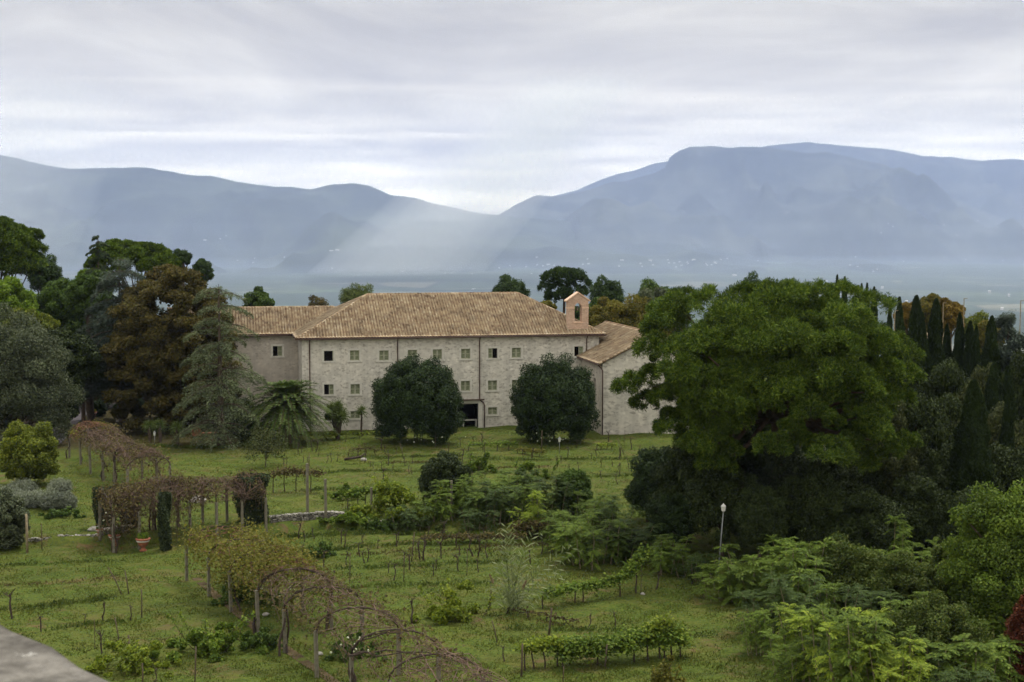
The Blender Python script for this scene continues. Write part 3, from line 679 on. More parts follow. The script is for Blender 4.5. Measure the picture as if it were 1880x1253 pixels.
edge = [pB - ln_ * .008 + dv * (-2.2 + Lp * k / ns) + ln_ * float(jit[k]) - Vector((pB.x, pB.y, CAM_H - .5)) for k in range(ns + 1)]
wd = [0, .008, .02, .5]; dz_ = [-.03, -.006, 0, 0]
rows = [[b.b.verts.new(e_ + ln_ * w_ + Vector((0, 0, z_))) for e_ in edge] for w_, z_ in zip([0.01] + wd, [-.25] + dz_)]
for ra, rb in zip(rows, rows[1:]):
    for k in range(ns): b.b.faces.new((ra[k], ra[k + 1], rb[k + 1], rb[k]))
b.build('coping', M['parapet'], par)
b = BM(); q = [edge[0] + ln_ * .04, edge[-1] + ln_ * .04, edge[-1] + ln_ * .5, edge[0] + ln_ * .5]; b.prism([Vector((v.x, v.y, -.2505)) for v in q], (0, 0, -21.5)); b.build('parapet_wall', M['stone_grey'], par)

# ------------------------------------------------------------------ foliage builders
class LF:                                    # gathers leaf quads
    def __init__(s): s.C = []; s.U = []; s.V = []
    def add(s, C, U, V): s.C.append(C); s.U.append(U); s.V.append(V)
    def mesh(s, name): return diamonds(name, np.concatenate(s.C), np.concatenate(s.U), np.concatenate(s.V))
def leaf_dirs(N, rng, up, out, jit, grow=0.0):
    """leaf blades whose faces look along N with jitter; grow tilts the blade's length along N"""
    n = nrm(N * out + np.array([0, 0, up]) + rng.normal(0, jit, N.shape))
    u = nrm(np.cross(n, rng.normal(0, 1, N.shape))); u = nrm(u + N * grow)
    return u, nrm(np.cross(n, u))
def blobs(lf, cen, rad, per, L, W, rng, squash=1.0, shell=.45, up=.35, out=.7, jit=.7, grow=0.2, hemi=-1.0):
    """leafy clumps: leaves through the outer shell of each ball"""
    cen = np.asarray(cen, float); rad = np.asarray(rad, float)
    idx = np.repeat(np.arange(len(cen)), per); n = len(idx)
    d = rdirs(n, rng)
    if hemi > -1: d[:, 2] = np.where(d[:, 2] < hemi, -d[:, 2] * .7, d[:, 2]); d = nrm(d)
    r = (1 - shell * rng.random(n) ** 1.3) * rad[idx] * (1 + rng.normal(0, .10, n))
    C = cen[idx] + d * r[:, None] * np.array([1, 1, squash])
    u, v = leaf_dirs(d, rng, up, out, jit, grow); s = rng.uniform(.65, 1.3, n)[:, None]
    lf.add(C, u * L * s, v * W * s)
def ellip_points(n, w, h, zc, rng, bottom=-.75, rmin=.72, boxy=2.0):
    """clump centres spread over an egg-shaped crown"""
    k = np.arange(n) + .5; z = 1 - (1 - bottom) * k / n; ph = k * 2.39996 + rng.uniform(0, 6)
    r = np.sqrt(np.maximum(0, 1 - z * z)); d = np.stack([r * np.cos(ph), r * np.sin(ph), z], -1) + rng.normal(0, .09, (n, 3))
    d = d / ((np.hypot(d[:, 0], d[:, 1]) ** boxy + np.abs(d[:, 2]) ** boxy) ** (1 / boxy))[:, None]
    f = rng.uniform(rmin, 1.0, n)[:, None] * (1 + .09 * np.sin(ph * 2 + z * 3 + rng.uniform(0, 6)) + .07 * np.sin(ph * 5 - z * 7))[:, None]
    return d * f * np.array([w / 2, w / 2, h / 2]) + np.array([0, 0, zc])

def limbs(tb, trunk_h, r0, cen, rng, n, lean=(0, 0), sides=8, split=.8):
    top = np.array([lean[0], lean[1], trunk_h]); 
    tb.add(curve_pts((0, 0, -.6), top, 7, r0 * .35, rng), np.linspace(r0 * 1.15, r0 * .72, 7), sides)
    pick = rng.permutation(len(cen))[:n]
    for i in pick:
        a = np.array([0, 0, 0]) + top * rng.uniform(split, 1.0); b = np.asarray(cen[i]); m = (a + b) / 2 + np.array([0, 0, .12 * np.linalg.norm(b - a)])
        P = np.stack([a, a * .6 + m * .4, m, m * .45 + b * .55, b]); P[1:-1] += rng.normal(0, .05 * np.linalg.norm(b - a), (3, 3))
        rr = r0 * rng.uniform(.3, .5); tb.add(P, [rr, rr * .8, rr * .6, rr * .4, rr * .15], 5)

def broad_meshes(w, h, th, seed, n=46, per=900, L=.10, W=.055, rad=(.17, .27), bottom=-.8, rmin=.68, r0=None, squash=.85, crown_lift=None, inner=.25, grow=.2, nlimb=14, boxy=2.0):
    """crown mesh and trunk mesh of a leafy tree; h = total height, th = bare trunk height"""
    rng = np.random.default_rng(seed); ch = h - th; rad = tuple(q * min(1.7, max(1, (46 / n) ** .5)) for q in rad); zc = th + ch * .5
    cen = ellip_points(n, w * .82, ch * .86, zc, rng, bottom, rmin, boxy); rd = rng.uniform(*rad, n) * w * .5
    ni = int(n * inner); ci = ellip_points(ni, w * .45, ch * .5, zc, rng, -1, .2) if ni else cen[:0]
    lf = LF(); blobs(lf, cen, rd, per, L, W, rng, squash, grow=grow)
    if ni: blobs(lf, ci, np.full(ni, .24 * w * .5), per // 2, L * 1.5, W * 1.5, rng, .9, .8)
    tb = TB(); limbs(tb, th + ch * .25, r0 or max(.12, .022 * h + .05), cen, rng, nlimb)
    return lf.mesh('crown'), tb.mesh('trunk')

def pine_meshes(w, h, dome, seed, n=44, sub=26, per=170, L=.11, W=.022, R0=.5, lobe=(.15, .2), fork=.62, shape=None, under=-.25):
    """umbrella pine: domed crown of cushions, each cushion a heap of needle tufts; limbs fan out from the trunk head"""
    rng = np.random.default_rng(seed)
    k = np.arange(n) + .5; z = 1 - (1 - under) * k / n; ph = k * 2.39996
    r = np.sqrt(np.maximum(0, 1 - z * z)); d = np.stack([r * np.cos(ph), r * np.sin(ph), z], -1) + rng.normal(0, .06, (n, 3))
    lc = d * rng.uniform(.8, 1., n)[:, None] * np.array([w / 2 * .86, w / 2 * .86, dome * .86]) + np.array([0, 0, h - dome]); lr = rng.uniform(*lobe, n) * w * .5
    if shape is not None: lc = np.concatenate([lc, shape[:, :3]]); lr = np.concatenate([lr, shape[:, 3]])
    lf = LF(); m = len(lc)
    idx = np.repeat(np.arange(m), sub); sdn = rdirs(m * sub, rng); sdn[:, 2] = np.where(sdn[:, 2] < -.15, -sdn[:, 2], sdn[:, 2]); outw = nrm((lc - np.array([0, 0, h - dome * 1.1])) * np.array([1, 1, .8]))[idx]
    sdn = nrm(sdn + outw * .55); sc_ = lc[idx] + sdn * lr[idx][:, None] * np.array([1, 1, .78]) * rng.uniform(.75, 1.05, m * sub)[:, None]; sr = lr[idx] * rng.uniform(.30, .44, m * sub)
    j = np.repeat(np.arange(m * sub), per); dd = rdirs(len(j), rng); dd = nrm(dd + sdn[j] * .6 + np.array([0, 0, .25]))
    C = sc_[j] + dd * (sr[j] * rng.uniform(.35, 1.05, len(j)))[:, None]
    u = nrm(dd + rng.normal(0, .45, dd.shape)); v = nrm(np.cross(u, rng.normal(0, 1, dd.shape))); s = rng.uniform(.7, 1.3, len(j))[:, None]
    lf.add(C, u * L * s, v * W * s)
    tb = TB(); hd = np.array([rng.normal(0, .03 * h), 0, h * fork])
    tb.add(curve_pts((0, 0, -.6), hd, 8, R0 * .4, rng), np.linspace(R0 * 1.2, R0 * .8, 8), 9)
    for i in range(m):
        if i % 3: continue
        a = hd * rng.uniform(.82, 1.); b = lc[i] - np.array([0, 0, lr[i] * .3]); mid = (a + b) / 2 - np.array([0, 0, .06 * np.linalg.norm(b - a)]); P = np.stack([a, a * .55 + mid * .45, mid, mid * .4 + b * .6, b]); P[1:-1] += rng.normal(0, .03 * h * .3, (3, 3))
        rr = R0 * rng.uniform(.28, .45); tb.add(P, [rr, rr * .85, rr * .65, rr * .45, rr * .2], 6)
    return lf.mesh('crown'), tb.mesh('trunk')

def cypress_meshes(w, h, seed, N=26000, L=.10, W=.05, p=.75, base=.04):
    rng = np.random.default_rng(seed); t = rng.random(N) ** .8; zz = h * (base + (1 - base) * t)
    prof = np.minimum(1, t / .16) ** .6 * np.clip(1 - t, 0, 1) ** p * 1.3
    ph = rng.uniform(0, 2 * math.pi, N); lump = 1 + .16 * np.sin(ph * 3 + zz * 1.1 + seed) + .12 * np.sin(ph * 5 - zz * 2.3) + .08 * np.sin(zz * 5 + ph * 2)
    r = w / 2 * np.minimum(prof, 1.05) * lump * (1 - .45 * rng.random(N) ** 2)
    d = np.stack([np.cos(ph), np.sin(ph), np.zeros(N)], -1); C = d * r[:, None] + np.stack([0 * zz, 0 * zz, zz], -1)
    u = nrm(d * .45 + np.array([0, 0, 1.]) + rng.normal(0, .35, (N, 3))); v = nrm(np.cross(u, d + rng.normal(0, .5, (N, 3)))); s = rng.uniform(.7, 1.4, N)[:, None]
    lf = LF(); lf.add(C, u * L * s, v * W * s); tb = TB(); tb.add(curve_pts((0, 0, -.6), (0, 0, h * .8), 6, .03, rng), np.linspace(.05 * w + .08, .03, 6), 7)
    return lf.mesh('crown'), tb.mesh('trunk')

def cedar_meshes(w, h, seed, tiers=15, per_tier=8, droop=.25, N=260, L=.09, W=.03, p=.8, base=.1, flat=.06, lean=0.0, fan=.36, up0=.25):
    """tiered conifer: level boughs, each a flat fan of fine drooping sprays"""
    rng = np.random.default_rng(seed); lf = LF(); tb = TB()
    tb.add(curve_pts((0, 0, -.6), (lean, 0, h * .98), 9, .04, rng), np.linspace(.018 * h + .12, .03, 9), 8)
    for i in range(tiers):
        t = base + (1 - base) * (i + rng.uniform(0, .6)) / tiers; z = h * t; zt = z; rl = w / 2 * np.clip(1.06 - t, .02, 1) ** p
        if t < .22: rl *= .75 + t
        for q in range(max(3, int(per_tier * (1.1 - t * .6)))):
            z = zt + rng.normal(0, .35) * h / tiers; ph = q * 2 * math.pi / per_tier + i * 2.1 + rng.uniform(-.4, .4); ln_ = rl * rng.uniform(.6, 1.1); d = np.array([math.cos(ph), math.sin(ph), 0.]); sdv = np.array([-d[1], d[0], 0])
            s = np.linspace(0, 1, 6)[:, None]; P = np.array([lean * t, 0, z]) + d * ln_ * s + np.array([0, 0, 1.]) * ln_ * (up0 * s - (droop + up0) * s ** 2)
            tb.add(P, np.linspace(.03 + .012 * ln_, .012, 6), 4)
            n = int(N * (.35 + ln_ / max(w / 2, .1))); a = rng.random(n) ** .7; bw = (rng.random(n) - .5) * 2
            wid = ln_ * fan * np.sin(np.clip(a * .95 + .12, 0, 1) * math.pi) ** .7
            C = np.array([lean * t, 0, z]) + d * (ln_ * a)[:, None] + sdv * (bw * wid)[:, None] + np.array([0, 0, 1.]) * (ln_ * (up0 * a - (droop + up0) * a * a) - .25 * np.abs(bw) * wid * .8 + rng.normal(0, flat, n) - .22 * rng.random(n) ** 3 * ln_ * .5)[:, None]
            u = nrm(d * .8 + sdv * (bw * .9)[:, None] + np.array([0, 0, -.25]) + rng.normal(0, .35, (n, 3))); v = nrm(np.cross(u, np.array([0, 0, 1.]) + rng.normal(0, .5, (n, 3)))); sz = rng.uniform(.7, 1.4, n)[:, None]
            lf.add(C, u * L * sz, v * W * sz)
    return lf.mesh('crown'), tb.mesh('trunk')

def pinnate(lf, base, dirs, Ls, K, ll, lw, droop, rng, spread=.75, vfold=0.0, taper=.6):
    """feather leaves: arching midribs carrying K leaflet pairs"""
    base = np.asarray(base, float); dirs = nrm(np.asarray(dirs, float)); n = len(base); Ls = np.broadcast_to(Ls, n)
    t = (np.arange(K) + .8) / K; t = t[None, :, None]; g = np.array([0, 0, -1.]); L3 = Ls[:, None, None]
    P = base[:, None] + dirs[:, None] * L3 * t + g * L3 * droop * t ** 2
    T = nrm(dirs[:, None] + g * droop * 2 * t); S = nrm(np.cross(T, np.array([0, 0, 1.]) + 1e-3)); Nn = np.cross(S, T)
    for sd_ in (-1, 1):
        u = nrm(S * sd_ * spread + T * .55 + Nn * vfold + g * .22 + rng.normal(0, .12, P.shape)); s = (1 - taper * np.abs(t - .45) ** 1.5) * ll
        v = nrm(np.cross(u, Nn + rng.normal(0, .25, P.shape))); C = P + u * s
        lf.add(C.reshape(-1, 3), (u * s).reshape(-1, 3), (v * lw * s / ll).reshape(-1, 3))

def feather_meshes(R0, h, seed, stems=9, leaves=26, Ll=.75, K=10, ll=.085, lw=.032, hvar=.45, droop=.45, low=.25, lean=.25, side=.3):
    """thicket of upright stems carrying whorls of long feather leaves"""
    rng = np.random.default_rng(seed); lf = LF(); tb = TB()
    for i in range(stems):
        a = rng.uniform(0, 6.28); rr = R0 * math.sqrt(rng.random()) if i else 0; b = np.array([rr * math.cos(a), rr * math.sin(a), -.3]); hh = h * (1 - hvar * rng.random() * (rr / max(R0, .01) * .6 + .4)); tp = b + np.array([math.cos(a) * lean * hh * rr / max(R0, .01), math.sin(a) * lean * hh * rr / max(R0, .01), hh])
        P = curve_pts(b, tp, 6, .05, rng); tb.add(P, np.linspace(.022 + .006 * hh, .012, 6), 5)
        nl = leaves; t = low + (1 - low) * rng.random(nl) ** .75; t[:max(3, nl // 4)] = rng.uniform(.92, 1., max(3, nl // 4))
        pos = np.stack([np.interp(t * 5, np.arange(6), P[:, k]) for k in range(3)], -1); ph = np.arange(nl) * 2.4 + rng.uniform(0, 1, nl)
        upw = rng.uniform(-.05, side, nl) + .75 * np.clip((t - .85) / .15, 0, 1); d = np.stack([np.cos(ph), np.sin(ph), upw], -1)
        pinnate(lf, pos, d, Ll * rng.uniform(.65, 1.15, nl), K, ll, lw, droop, rng)
    return lf.mesh('foliage'), tb.mesh('stem')

def palm_meshes(th, seed, fl=4.5, n=170):
    rng = np.random.default_rng(seed); lf = LF(); dry = LF(); tb = TB(); tb.add(curve_pts((0, 0, -.5), (0, 0, th), 8, .02, rng), [.62, .55, .52, .55, .5, .52, .58, .62], 12)
    tb.add(np.array([[0, 0, th - .7], [0, 0, th - .2], [0, 0, th + .25], [0, 0, th + .6]]), [.5, .82, .7, .25], 12)
    k = np.arange(n); ph = k * 2.39996; el = np.linspace(1.4, -.7, n) + rng.normal(0, .08, n); d = np.stack([np.cos(ph) * np.cos(el), np.sin(ph) * np.cos(el), np.sin(el)], -1)
    top = np.array([[0, 0, th + .35]]) + d * .3; Ls = fl * rng.uniform(.85, 1.1, n) * np.where(el > 1.1, .75, 1)
    live = el > -.58
    pinnate(lf, top[live], d[live], Ls[live], 46, .30, .05, .50, rng, .8, .35, .9); pinnate(dry, top[~live], d[~live], Ls[~live] * .8, 24, .2, .02, .35, rng, .5, .1)
    g = np.array([0, 0, -1.])
    for i in range(n):
        t = np.linspace(0, 1, 7)[:, None]; tb.add(top[i] + d[i] * Ls[i] * t + g * Ls[i] * .50 * t ** 2, np.linspace(.035, .01, 7), 4)
    return lf.mesh('crown'), dry.mesh('dry_skirt'), tb.mesh('trunk')

def sword_meshes(th, seed, heads=1, n=90, L=.62, W=.032, spread=.5, r0=.12):
    """yucca: bare stems topped with rosettes of sword leaves"""
    rng = np.random.default_rng(seed); lf = LF(); tb = TB()
    for q in range(heads):
        a = q * 2.4 + rng.uniform(0, 1); off = spread * (q > 0) * rng.uniform(.5, 1); tp = np.array([off * math.cos(a), off * math.sin(a), th * rng.uniform(.65, 1.) if q else th])
        if th > .2: tb.add(curve_pts((0, 0, -.3), tp, 6, .04, rng), np.linspace(r0, r0 * .7, 6), 7)
        el = np.linspace(1.4, -.9, n) + rng.normal(0, .12, n); ph = np.arange(n) * 2.39996; d = np.stack([np.cos(ph) * np.cos(el), np.sin(ph) * np.cos(el), np.sin(el)], -1); s = rng.uniform(.75, 1.1, n)[:, None]
        v = nrm(np.cross(d, rng.normal(0, 1, d.shape))); lf.add(tp + d * L * .5 * s, d * L * .5 * s, v * W)
        half = d * .55 + np.array([0, 0, -.35]); lf.add(tp + d * L * s + half * L * .22, half * L * .26, v * W * .8)
    if th <= .2: tb.add(np.array([[0, 0, -.3], [0, 0, .1], [0, 0, .2]]), [.08, .08, .05], 6)
    return lf.mesh('crown'), tb.mesh('trunk')

def put(name, p, crown, trunk, cm, tm, label, cat, group=None, rz=0.0, s=1.0, cn='crown', tn='trunk'):
    t = empty(name, p, rz, label, cat, group); t.scale = (s, s, s) if np.isscalar(s) else s
    if not crown.materials: crown.materials.append(M[cm])
    if not trunk.materials: trunk.materials.append(M[tm])
    c = link(cn, crown, None, t); k = link(tn, trunk, None, t)
    if c.data.materials[0] is not M[cm]: c.material_slots[0].link = 'OBJECT'; c.material_slots[0].material = M[cm]
    return t
def size_at(px, Y, top, width):              # foot of a tree seen at px and depth Y, its height and spread
    p = atY(px, 626, Y); z = gz(p.x, Y); h = atY(px, top, Y).z - z; return Vector((p.x, Y, z)), h, width / F * Y

# ------------------------------------------------------------------ trees
def broad(name, px, Y, top, wid, cm, label, seed, cat='tree', group=None, th=.18, tm='bark', **kw):
    p, h, w = size_at(px, Y, top, wid); kw.setdefault('per', 700)
    if th >= .3: th = max(th, 1 - 1.15 * w / h)
    c, k = broad_meshes(w, h, h * th, seed, **kw)
    return put(name, p, c, k, cm, tm, label, cat, group, random.Random(seed).uniform(0, 6))
def pine(name, px, Y, top, wid, domepx, cm, label, seed, group=None, **kw):
    p, h, w = size_at(px, Y, top, wid); c, k = pine_meshes(w, h, domepx / F * Y, seed, **kw)
    return put(name, p, c, k, cm, 'pinebark', label, 'tree', group, 0)
def cedar(name, px, Y, top, wid, cm, label, seed, group=None, rz=0, **kw):
    p, h, w = size_at(px, Y, top, wid); c, k = cedar_meshes(w, h, seed, **kw)
    return put(name, p, c, k, cm, 'bark', label, 'tree', group, rz)

# the great umbrella pine at the right
pp, ph_, pw_ = size_at(1432, 95, 526, 470)
def lobe(px, py, dy, r):                     # a low bough end of the pine, relative to its foot
    q = atY(px, py, 95 + dy); return [q.x - pp.x, q.y - pp.y, q.z - pp.z, r]
low = np.array([lobe(*q) for q in ((1405, 558, -1, 1.5), (1450, 556, 0, 1.5), (1498, 560, -1, 1.5), (1430, 560, -4, 1.6), (1262, 568, 0, 1.5), (1310, 568, -1, 1.5), (1360, 562, 0, 1.5), (1228, 580, 2, 1.3), (1600, 578, 0, 1.5), (1552, 560, -1, 1.5), (1215, 620, 1, 1.4), (1330, 830, -4, 1.1), (1165, 715, -1, 1.15), (1200, 700, -2, 1.1), (1190, 745, 0, 1.0), (1232, 735, -2, 1.2), (1240, 660, -3, 1.5), (1225, 610, 0, 1.6), (1270, 700, -4, 1.5), (1290, 760, -3, 1.1), (1330, 790, -4, 1.0),
        (1610, 700, -1, 1.6), (1640, 735, 0, 1.3), (1585, 745, -2, 1.4), (1560, 790, -2, 1.1), (1630, 650, 0, 1.5), (1655, 660, 1, 1.2), (1600, 640, -3, 1.6), (1620, 830, -2, 1.25), (1660, 815, -1, .9), (1580, 850, -2, 1.0), (1315, 850, -4, 1.1),
        (1250, 690, -6, 1.4), (1290, 720, -6, 1.2), (1330, 745, -6, 1.2), (1360, 765, -5, 1.0), (1400, 750, -6, 1.1), (1445, 725, -7, 1.2), (1490, 745, -6, 1.0), (1520, 700, -7, 1.4), (1560, 700, -6, 1.3), (1210, 650, -2, 1.4), (1650, 700, -1, 1.4), (1280, 820, -4, 1.0), (1230, 790, -3, .9), (1380, 720, -5, 1.3), (1420, 690, -5, 1.4), (1340, 700, -5, 1.3), (1480, 690, -5, 1.4), (1300, 640, -6, 1.7), (1380, 640, -7, 1.7), (1450, 640, -7, 1.7), (1530, 650, -6, 1.7), (1550, 600, -5, 1.7), (1350, 590, -6, 1.7), (1250, 590, -3, 1.7))])
k_ = np.arange(34) + .5; f_ = np.sqrt(k_ / 34); inner_ = np.stack([f_ * np.cos(k_ * 2.4) * pw_ * .36, f_ * np.sin(k_ * 2.4) * pw_ * .36, ph_ * .64 + ph_ * .13 * (1 - f_ ** 2), 1.3 + 0 * k_], -1); inner_ = np.concatenate([inner_, inner_[:24] * np.array([1.05, 1.05, 1, 1.1]) + np.array([.6, .4, ph_ * .11, 0])])
pc, pk = pine_meshes(pw_ * .98, ph_, ph_ * .43, 5, n=140, sub=20, per=165, L=.125, W=.026, R0=.62, lobe=(.085, .16), fork=.6, shape=np.concatenate([low, inner_]), under=-.4)
put('umbrella_pine', pp, pc, pk, 'pine', 'pinebark', 'huge umbrella pine with a broad bright green dome and ivy clad trunk', 'tree')
# ivy on its trunk
rng = np.random.default_rng(2); n = 9000; zz = rng.uniform(0, 7.2, n) ; a = rng.uniform(0, 6.28, n); rr = .62 + .28 * np.abs(np.sin(a * 2 + zz)) + rng.normal(0, .08, n) + .35 * np.clip(1 - zz / 2.5, 0, 1)
d = np.stack([np.cos(a), np.sin(a), 0 * a], -1); lf = LF(); u, v = leaf_dirs(d, rng, .3, .8, .5); lf.add(d * rr[:, None] + np.stack([0 * zz, 0 * zz, zz], -1), u * .1, v * .075)
tag(link('ivy', lf.mesh('ivy'), M['ivy']), 'dark ivy climbing the lower trunk of the umbrella pine', 'ivy').location = pp

# left hand wood
broad('holm_oak', 28, 139, 556, 225, 'holm_grey', 'big rounded grey green oak at the left edge beside the road', 11, n=90, per=1000, th=-.2, bottom=-.6, L=.10, W=.055, rad=(.17, .25))
pine('umbrella_pine', -5, 168, 402, 160, 60, 'pine', 'tall umbrella pine cut by the left edge of the picture', 12, n=60, sub=18, per=80, L=.16, W=.05, R0=.4, lobe=(.2, .28), under=-.85)
pine('umbrella_pine', 247, 186, 447, 165, 42, 'pine', 'flat topped umbrella pine rising behind the brown chestnut', 14, n=64, sub=18, per=80, L=.16, W=.05, R0=.4, lobe=(.15, .2))
broad('dark_conifer', 86, 178, 471, 66, 'pine_dark', 'small black green conifer standing out between two left hand pines', 15, n=22, per=500, th=.55, L=.16, W=.05, bottom=-.6)
cedar('fir', 184, 168, 428, 130, 'fir', 'slender fir tip poking up left of the flat topped pine', 16, tiers=38, per_tier=6, N=300, p=.6, droop=.3, L=.14, W=.05)
broad('leafy_tree', 12, 156, 494, 125, 'green', 'bright green leafy tree under the left edge pine', 17, n=36, th=.35, L=.14, W=.08)
broad('leafy_tree', 50, 152, 555, 110, 'yellowgreen', 'small yellow green tree above the big grey green oak', 18, n=34, th=.3, L=.13, W=.075)
broad('leafy_tree', 118, 162, 503, 120, 'midgreen', 'dark green leafy tree below the small black conifer', 19, n=40, th=.3, L=.14, W=.08)
broad('leafy_tree', 165, 158, 497, 85, 'midgreen', 'narrow mid green tree left of the blue cedar', 20, n=26, th=.3, L=.14, W=.08)
broad('leafy_tree', 178, 170, 486, 70, 'green', 'light green treetop just below the slender fir', 21, n=30, th=.4, L=.14, W=.08)
cedar('blue_cedar', 222, 155, 478, 250, 'cedar_blue', 'blue grey cedar with drooping level boughs left of the brown chestnut', 22, tiers=12, per_tier=8, N=900, p=.35, base=.22, droop=.34, L=.13, W=.045, flat=.14, fan=.4)
broad('chestnut_tree', 316, 151, 474, 252, 'chestnut', 'browned horse chestnut with a big egg shaped crown', 23, n=230, per=480, th=-.28, L=.17, W=.085, rad=(.11, .17), rmin=.86, bottom=-.5, boxy=2.5, squash=.6, nlimb=20, inner=.6)
cedar('deodar_cedar', 403, 139, 516, 205, 'cedar', 'pale grey green cedar with feathery open boughs beside the house wing', 24, tiers=14, per_tier=7, N=430, p=.36, base=.08, droop=.28, L=.12, W=.034, flat=.12, fan=.3, up0=.36)
broad('small_pine', 337, 192, 456, 32, 'pine_dark', 'slim dark pine top rising above the chestnut summit', 25, n=16, per=420, th=.75, L=.18, W=.05)
broad('small_pine', 372, 192, 476, 46, 'pine_dark', 'low dark pine top right of the chestnut summit', 26, n=18, per=420, th=.78, L=.18, W=.05)
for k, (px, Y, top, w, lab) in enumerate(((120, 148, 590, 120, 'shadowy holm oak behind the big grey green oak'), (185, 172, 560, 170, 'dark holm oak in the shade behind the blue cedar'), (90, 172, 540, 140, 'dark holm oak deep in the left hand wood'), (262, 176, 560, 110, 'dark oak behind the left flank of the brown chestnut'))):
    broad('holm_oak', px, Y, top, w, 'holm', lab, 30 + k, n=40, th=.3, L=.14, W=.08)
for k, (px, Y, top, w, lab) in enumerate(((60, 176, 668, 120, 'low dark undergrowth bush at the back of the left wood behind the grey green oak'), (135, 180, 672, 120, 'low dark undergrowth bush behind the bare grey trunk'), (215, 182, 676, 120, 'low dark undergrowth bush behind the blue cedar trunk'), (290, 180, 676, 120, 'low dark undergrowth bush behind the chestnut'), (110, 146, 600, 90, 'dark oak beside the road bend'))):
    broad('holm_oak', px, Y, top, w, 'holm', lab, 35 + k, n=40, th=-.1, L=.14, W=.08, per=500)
def trunk_only(px, Y, h, r, label, lean=0):
    p = size_at(px, Y, 600, 50)[0]; rng = np.random.default_rng(px); tb = TB(); tb.add(curve_pts((0, 0, -.5), (lean, 0, h), 7, .06, rng), np.linspace(r * 1.3, r * .8, 7), 8)
    for q in range(4): a = rng.uniform(0, 6.28); tb.add(curve_pts((lean * .8, 0, h * rng.uniform(.75, 1)), (math.cos(a) * 1.5, math.sin(a) * 1.5, h + rng.uniform(.8, 2)), 4, .08, rng), np.linspace(r * .5, .03, 4), 5)
    tn = tb.mesh('trunk'); lf = LF(); cen = np.array([[rng.normal(0, 1.2), rng.normal(0, 1.2), h + rng.uniform(.6, 2.2)] for _ in range(9)]); blobs(lf, cen, np.full(9, 1.1), 420, .13, .07, rng)
    put('holm_oak', p, lf.mesh('crown'), tn, 'holm', 'bark', label, 'tree')
trunk_only(149, 150, 5.2, .2, 'bare grey trunk standing beyond the road left of the blue cedar')

# trees behind the long house
broad('leafy_tree', 475, 190, 530, 56, 'midgreen', 'dark leafy treetop left above the wing roof', 40, n=18, th=.4, L=.15, W=.09, per=500)
broad('bare_tree', 582, 190, 542, 46, 'vinebrown', 'nearly bare brownish treetop above the wing roof', 41, n=14, th=.3, L=.12, W=.06, per=260)
broad('small_pine', 656, 192, 519, 80, 'pine_pale', 'light feathery pine top over the left end of the main ridge', 42, n=34, per=260, th=.66, L=.17, W=.04, rmin=.5)
broad('small_pine', 935, 196, 500, 78, 'pine_dark', 'rounded dark pine top over the main ridge left of the bell cote', 43, n=34, per=420, th=.5, L=.17, W=.05)
pp2, h2, w2 = size_at(1037, 200, 497, 86)
def lobe2(px, py, dy, r): q = atY(px, py, 200 + dy); return [q.x - pp2.x, q.y - pp2.y, q.z - pp2.z, r]
c, k = pine_meshes(3.0, h2, 1.4, 44, n=8, sub=18, per=80, L=.18, W=.06, R0=.2, lobe=(.4, .5), fork=.86, shape=np.array([lobe2(*q) for q in ((1018, 515, 0, 1.5), (1008, 528, 1, 1.3), (1030, 510, -1, 1.4), (1022, 538, 0, 1.3), (1054, 513, 0, 1.5), (1067, 522, 1, 1.2), (1060, 537, 0, 1.2), (1042, 524, 1, 1.2), (1014, 547, 0, .9), (1035, 540, -1, 1.1), (1050, 548, 0, .9))]))
put('small_pine', pp2, c, k, 'pine_dark', 'pinebark', 'dark two lobed pine on a bare trunk beside the bell cote', 'tree')
broad('small_pine', 1114, 196, 507, 70, 'pine_dark', 'dark pine top right above the bell cote', 45, n=34, per=420, th=.5, L=.17, W=.05)
broad('leafy_tree', 1003, 186, 549, 40, 'autumn', 'small yellowing treetop over the right hip of the main roof', 46, n=12, th=.4, L=.15, W=.09, per=400)
broad('leafy_tree', 1066, 186, 553, 60, 'midgreen', 'green treetop seen through the bell cote arch', 53, n=22, th=.3, L=.13, W=.08)
broad('leafy_tree', 1132, 176, 541, 130, 'autumn', 'broad yellowing tree behind the bell cote and chapel roof', 47, n=46, th=.3, L=.13, W=.08)
broad('leafy_tree', 1182, 178, 546, 120, 'autumn', 'second yellowing tree between the chapel roof and the big pine', 48, n=36, th=.3, L=.13, W=.08)
broad('leafy_tree', 1100, 182, 545, 70, 'midgreen', 'dark green tree close behind the bell cote', 49, n=24, th=.3, L=.13, W=.08)
broad('leafy_tree', 1196, 196, 514, 66, 'midgreen', 'dark green treetop highest behind the chapel', 50, n=20, th=.4, L=.15, W=.09, per=500)
broad('olive_tree', 1216, 180, 527, 100, 'holm_grey', 'grey leaved treetop left of the big pine dome', 51, n=26, th=.35, L=.13, W=.07)
broad('small_pine', 1381, 150, 500, 60, 'pine_dark', 'small dark treetop peeping over the big pine dome', 52, n=26, per=220, th=.72, L=.15, W=.045, rmin=.45)

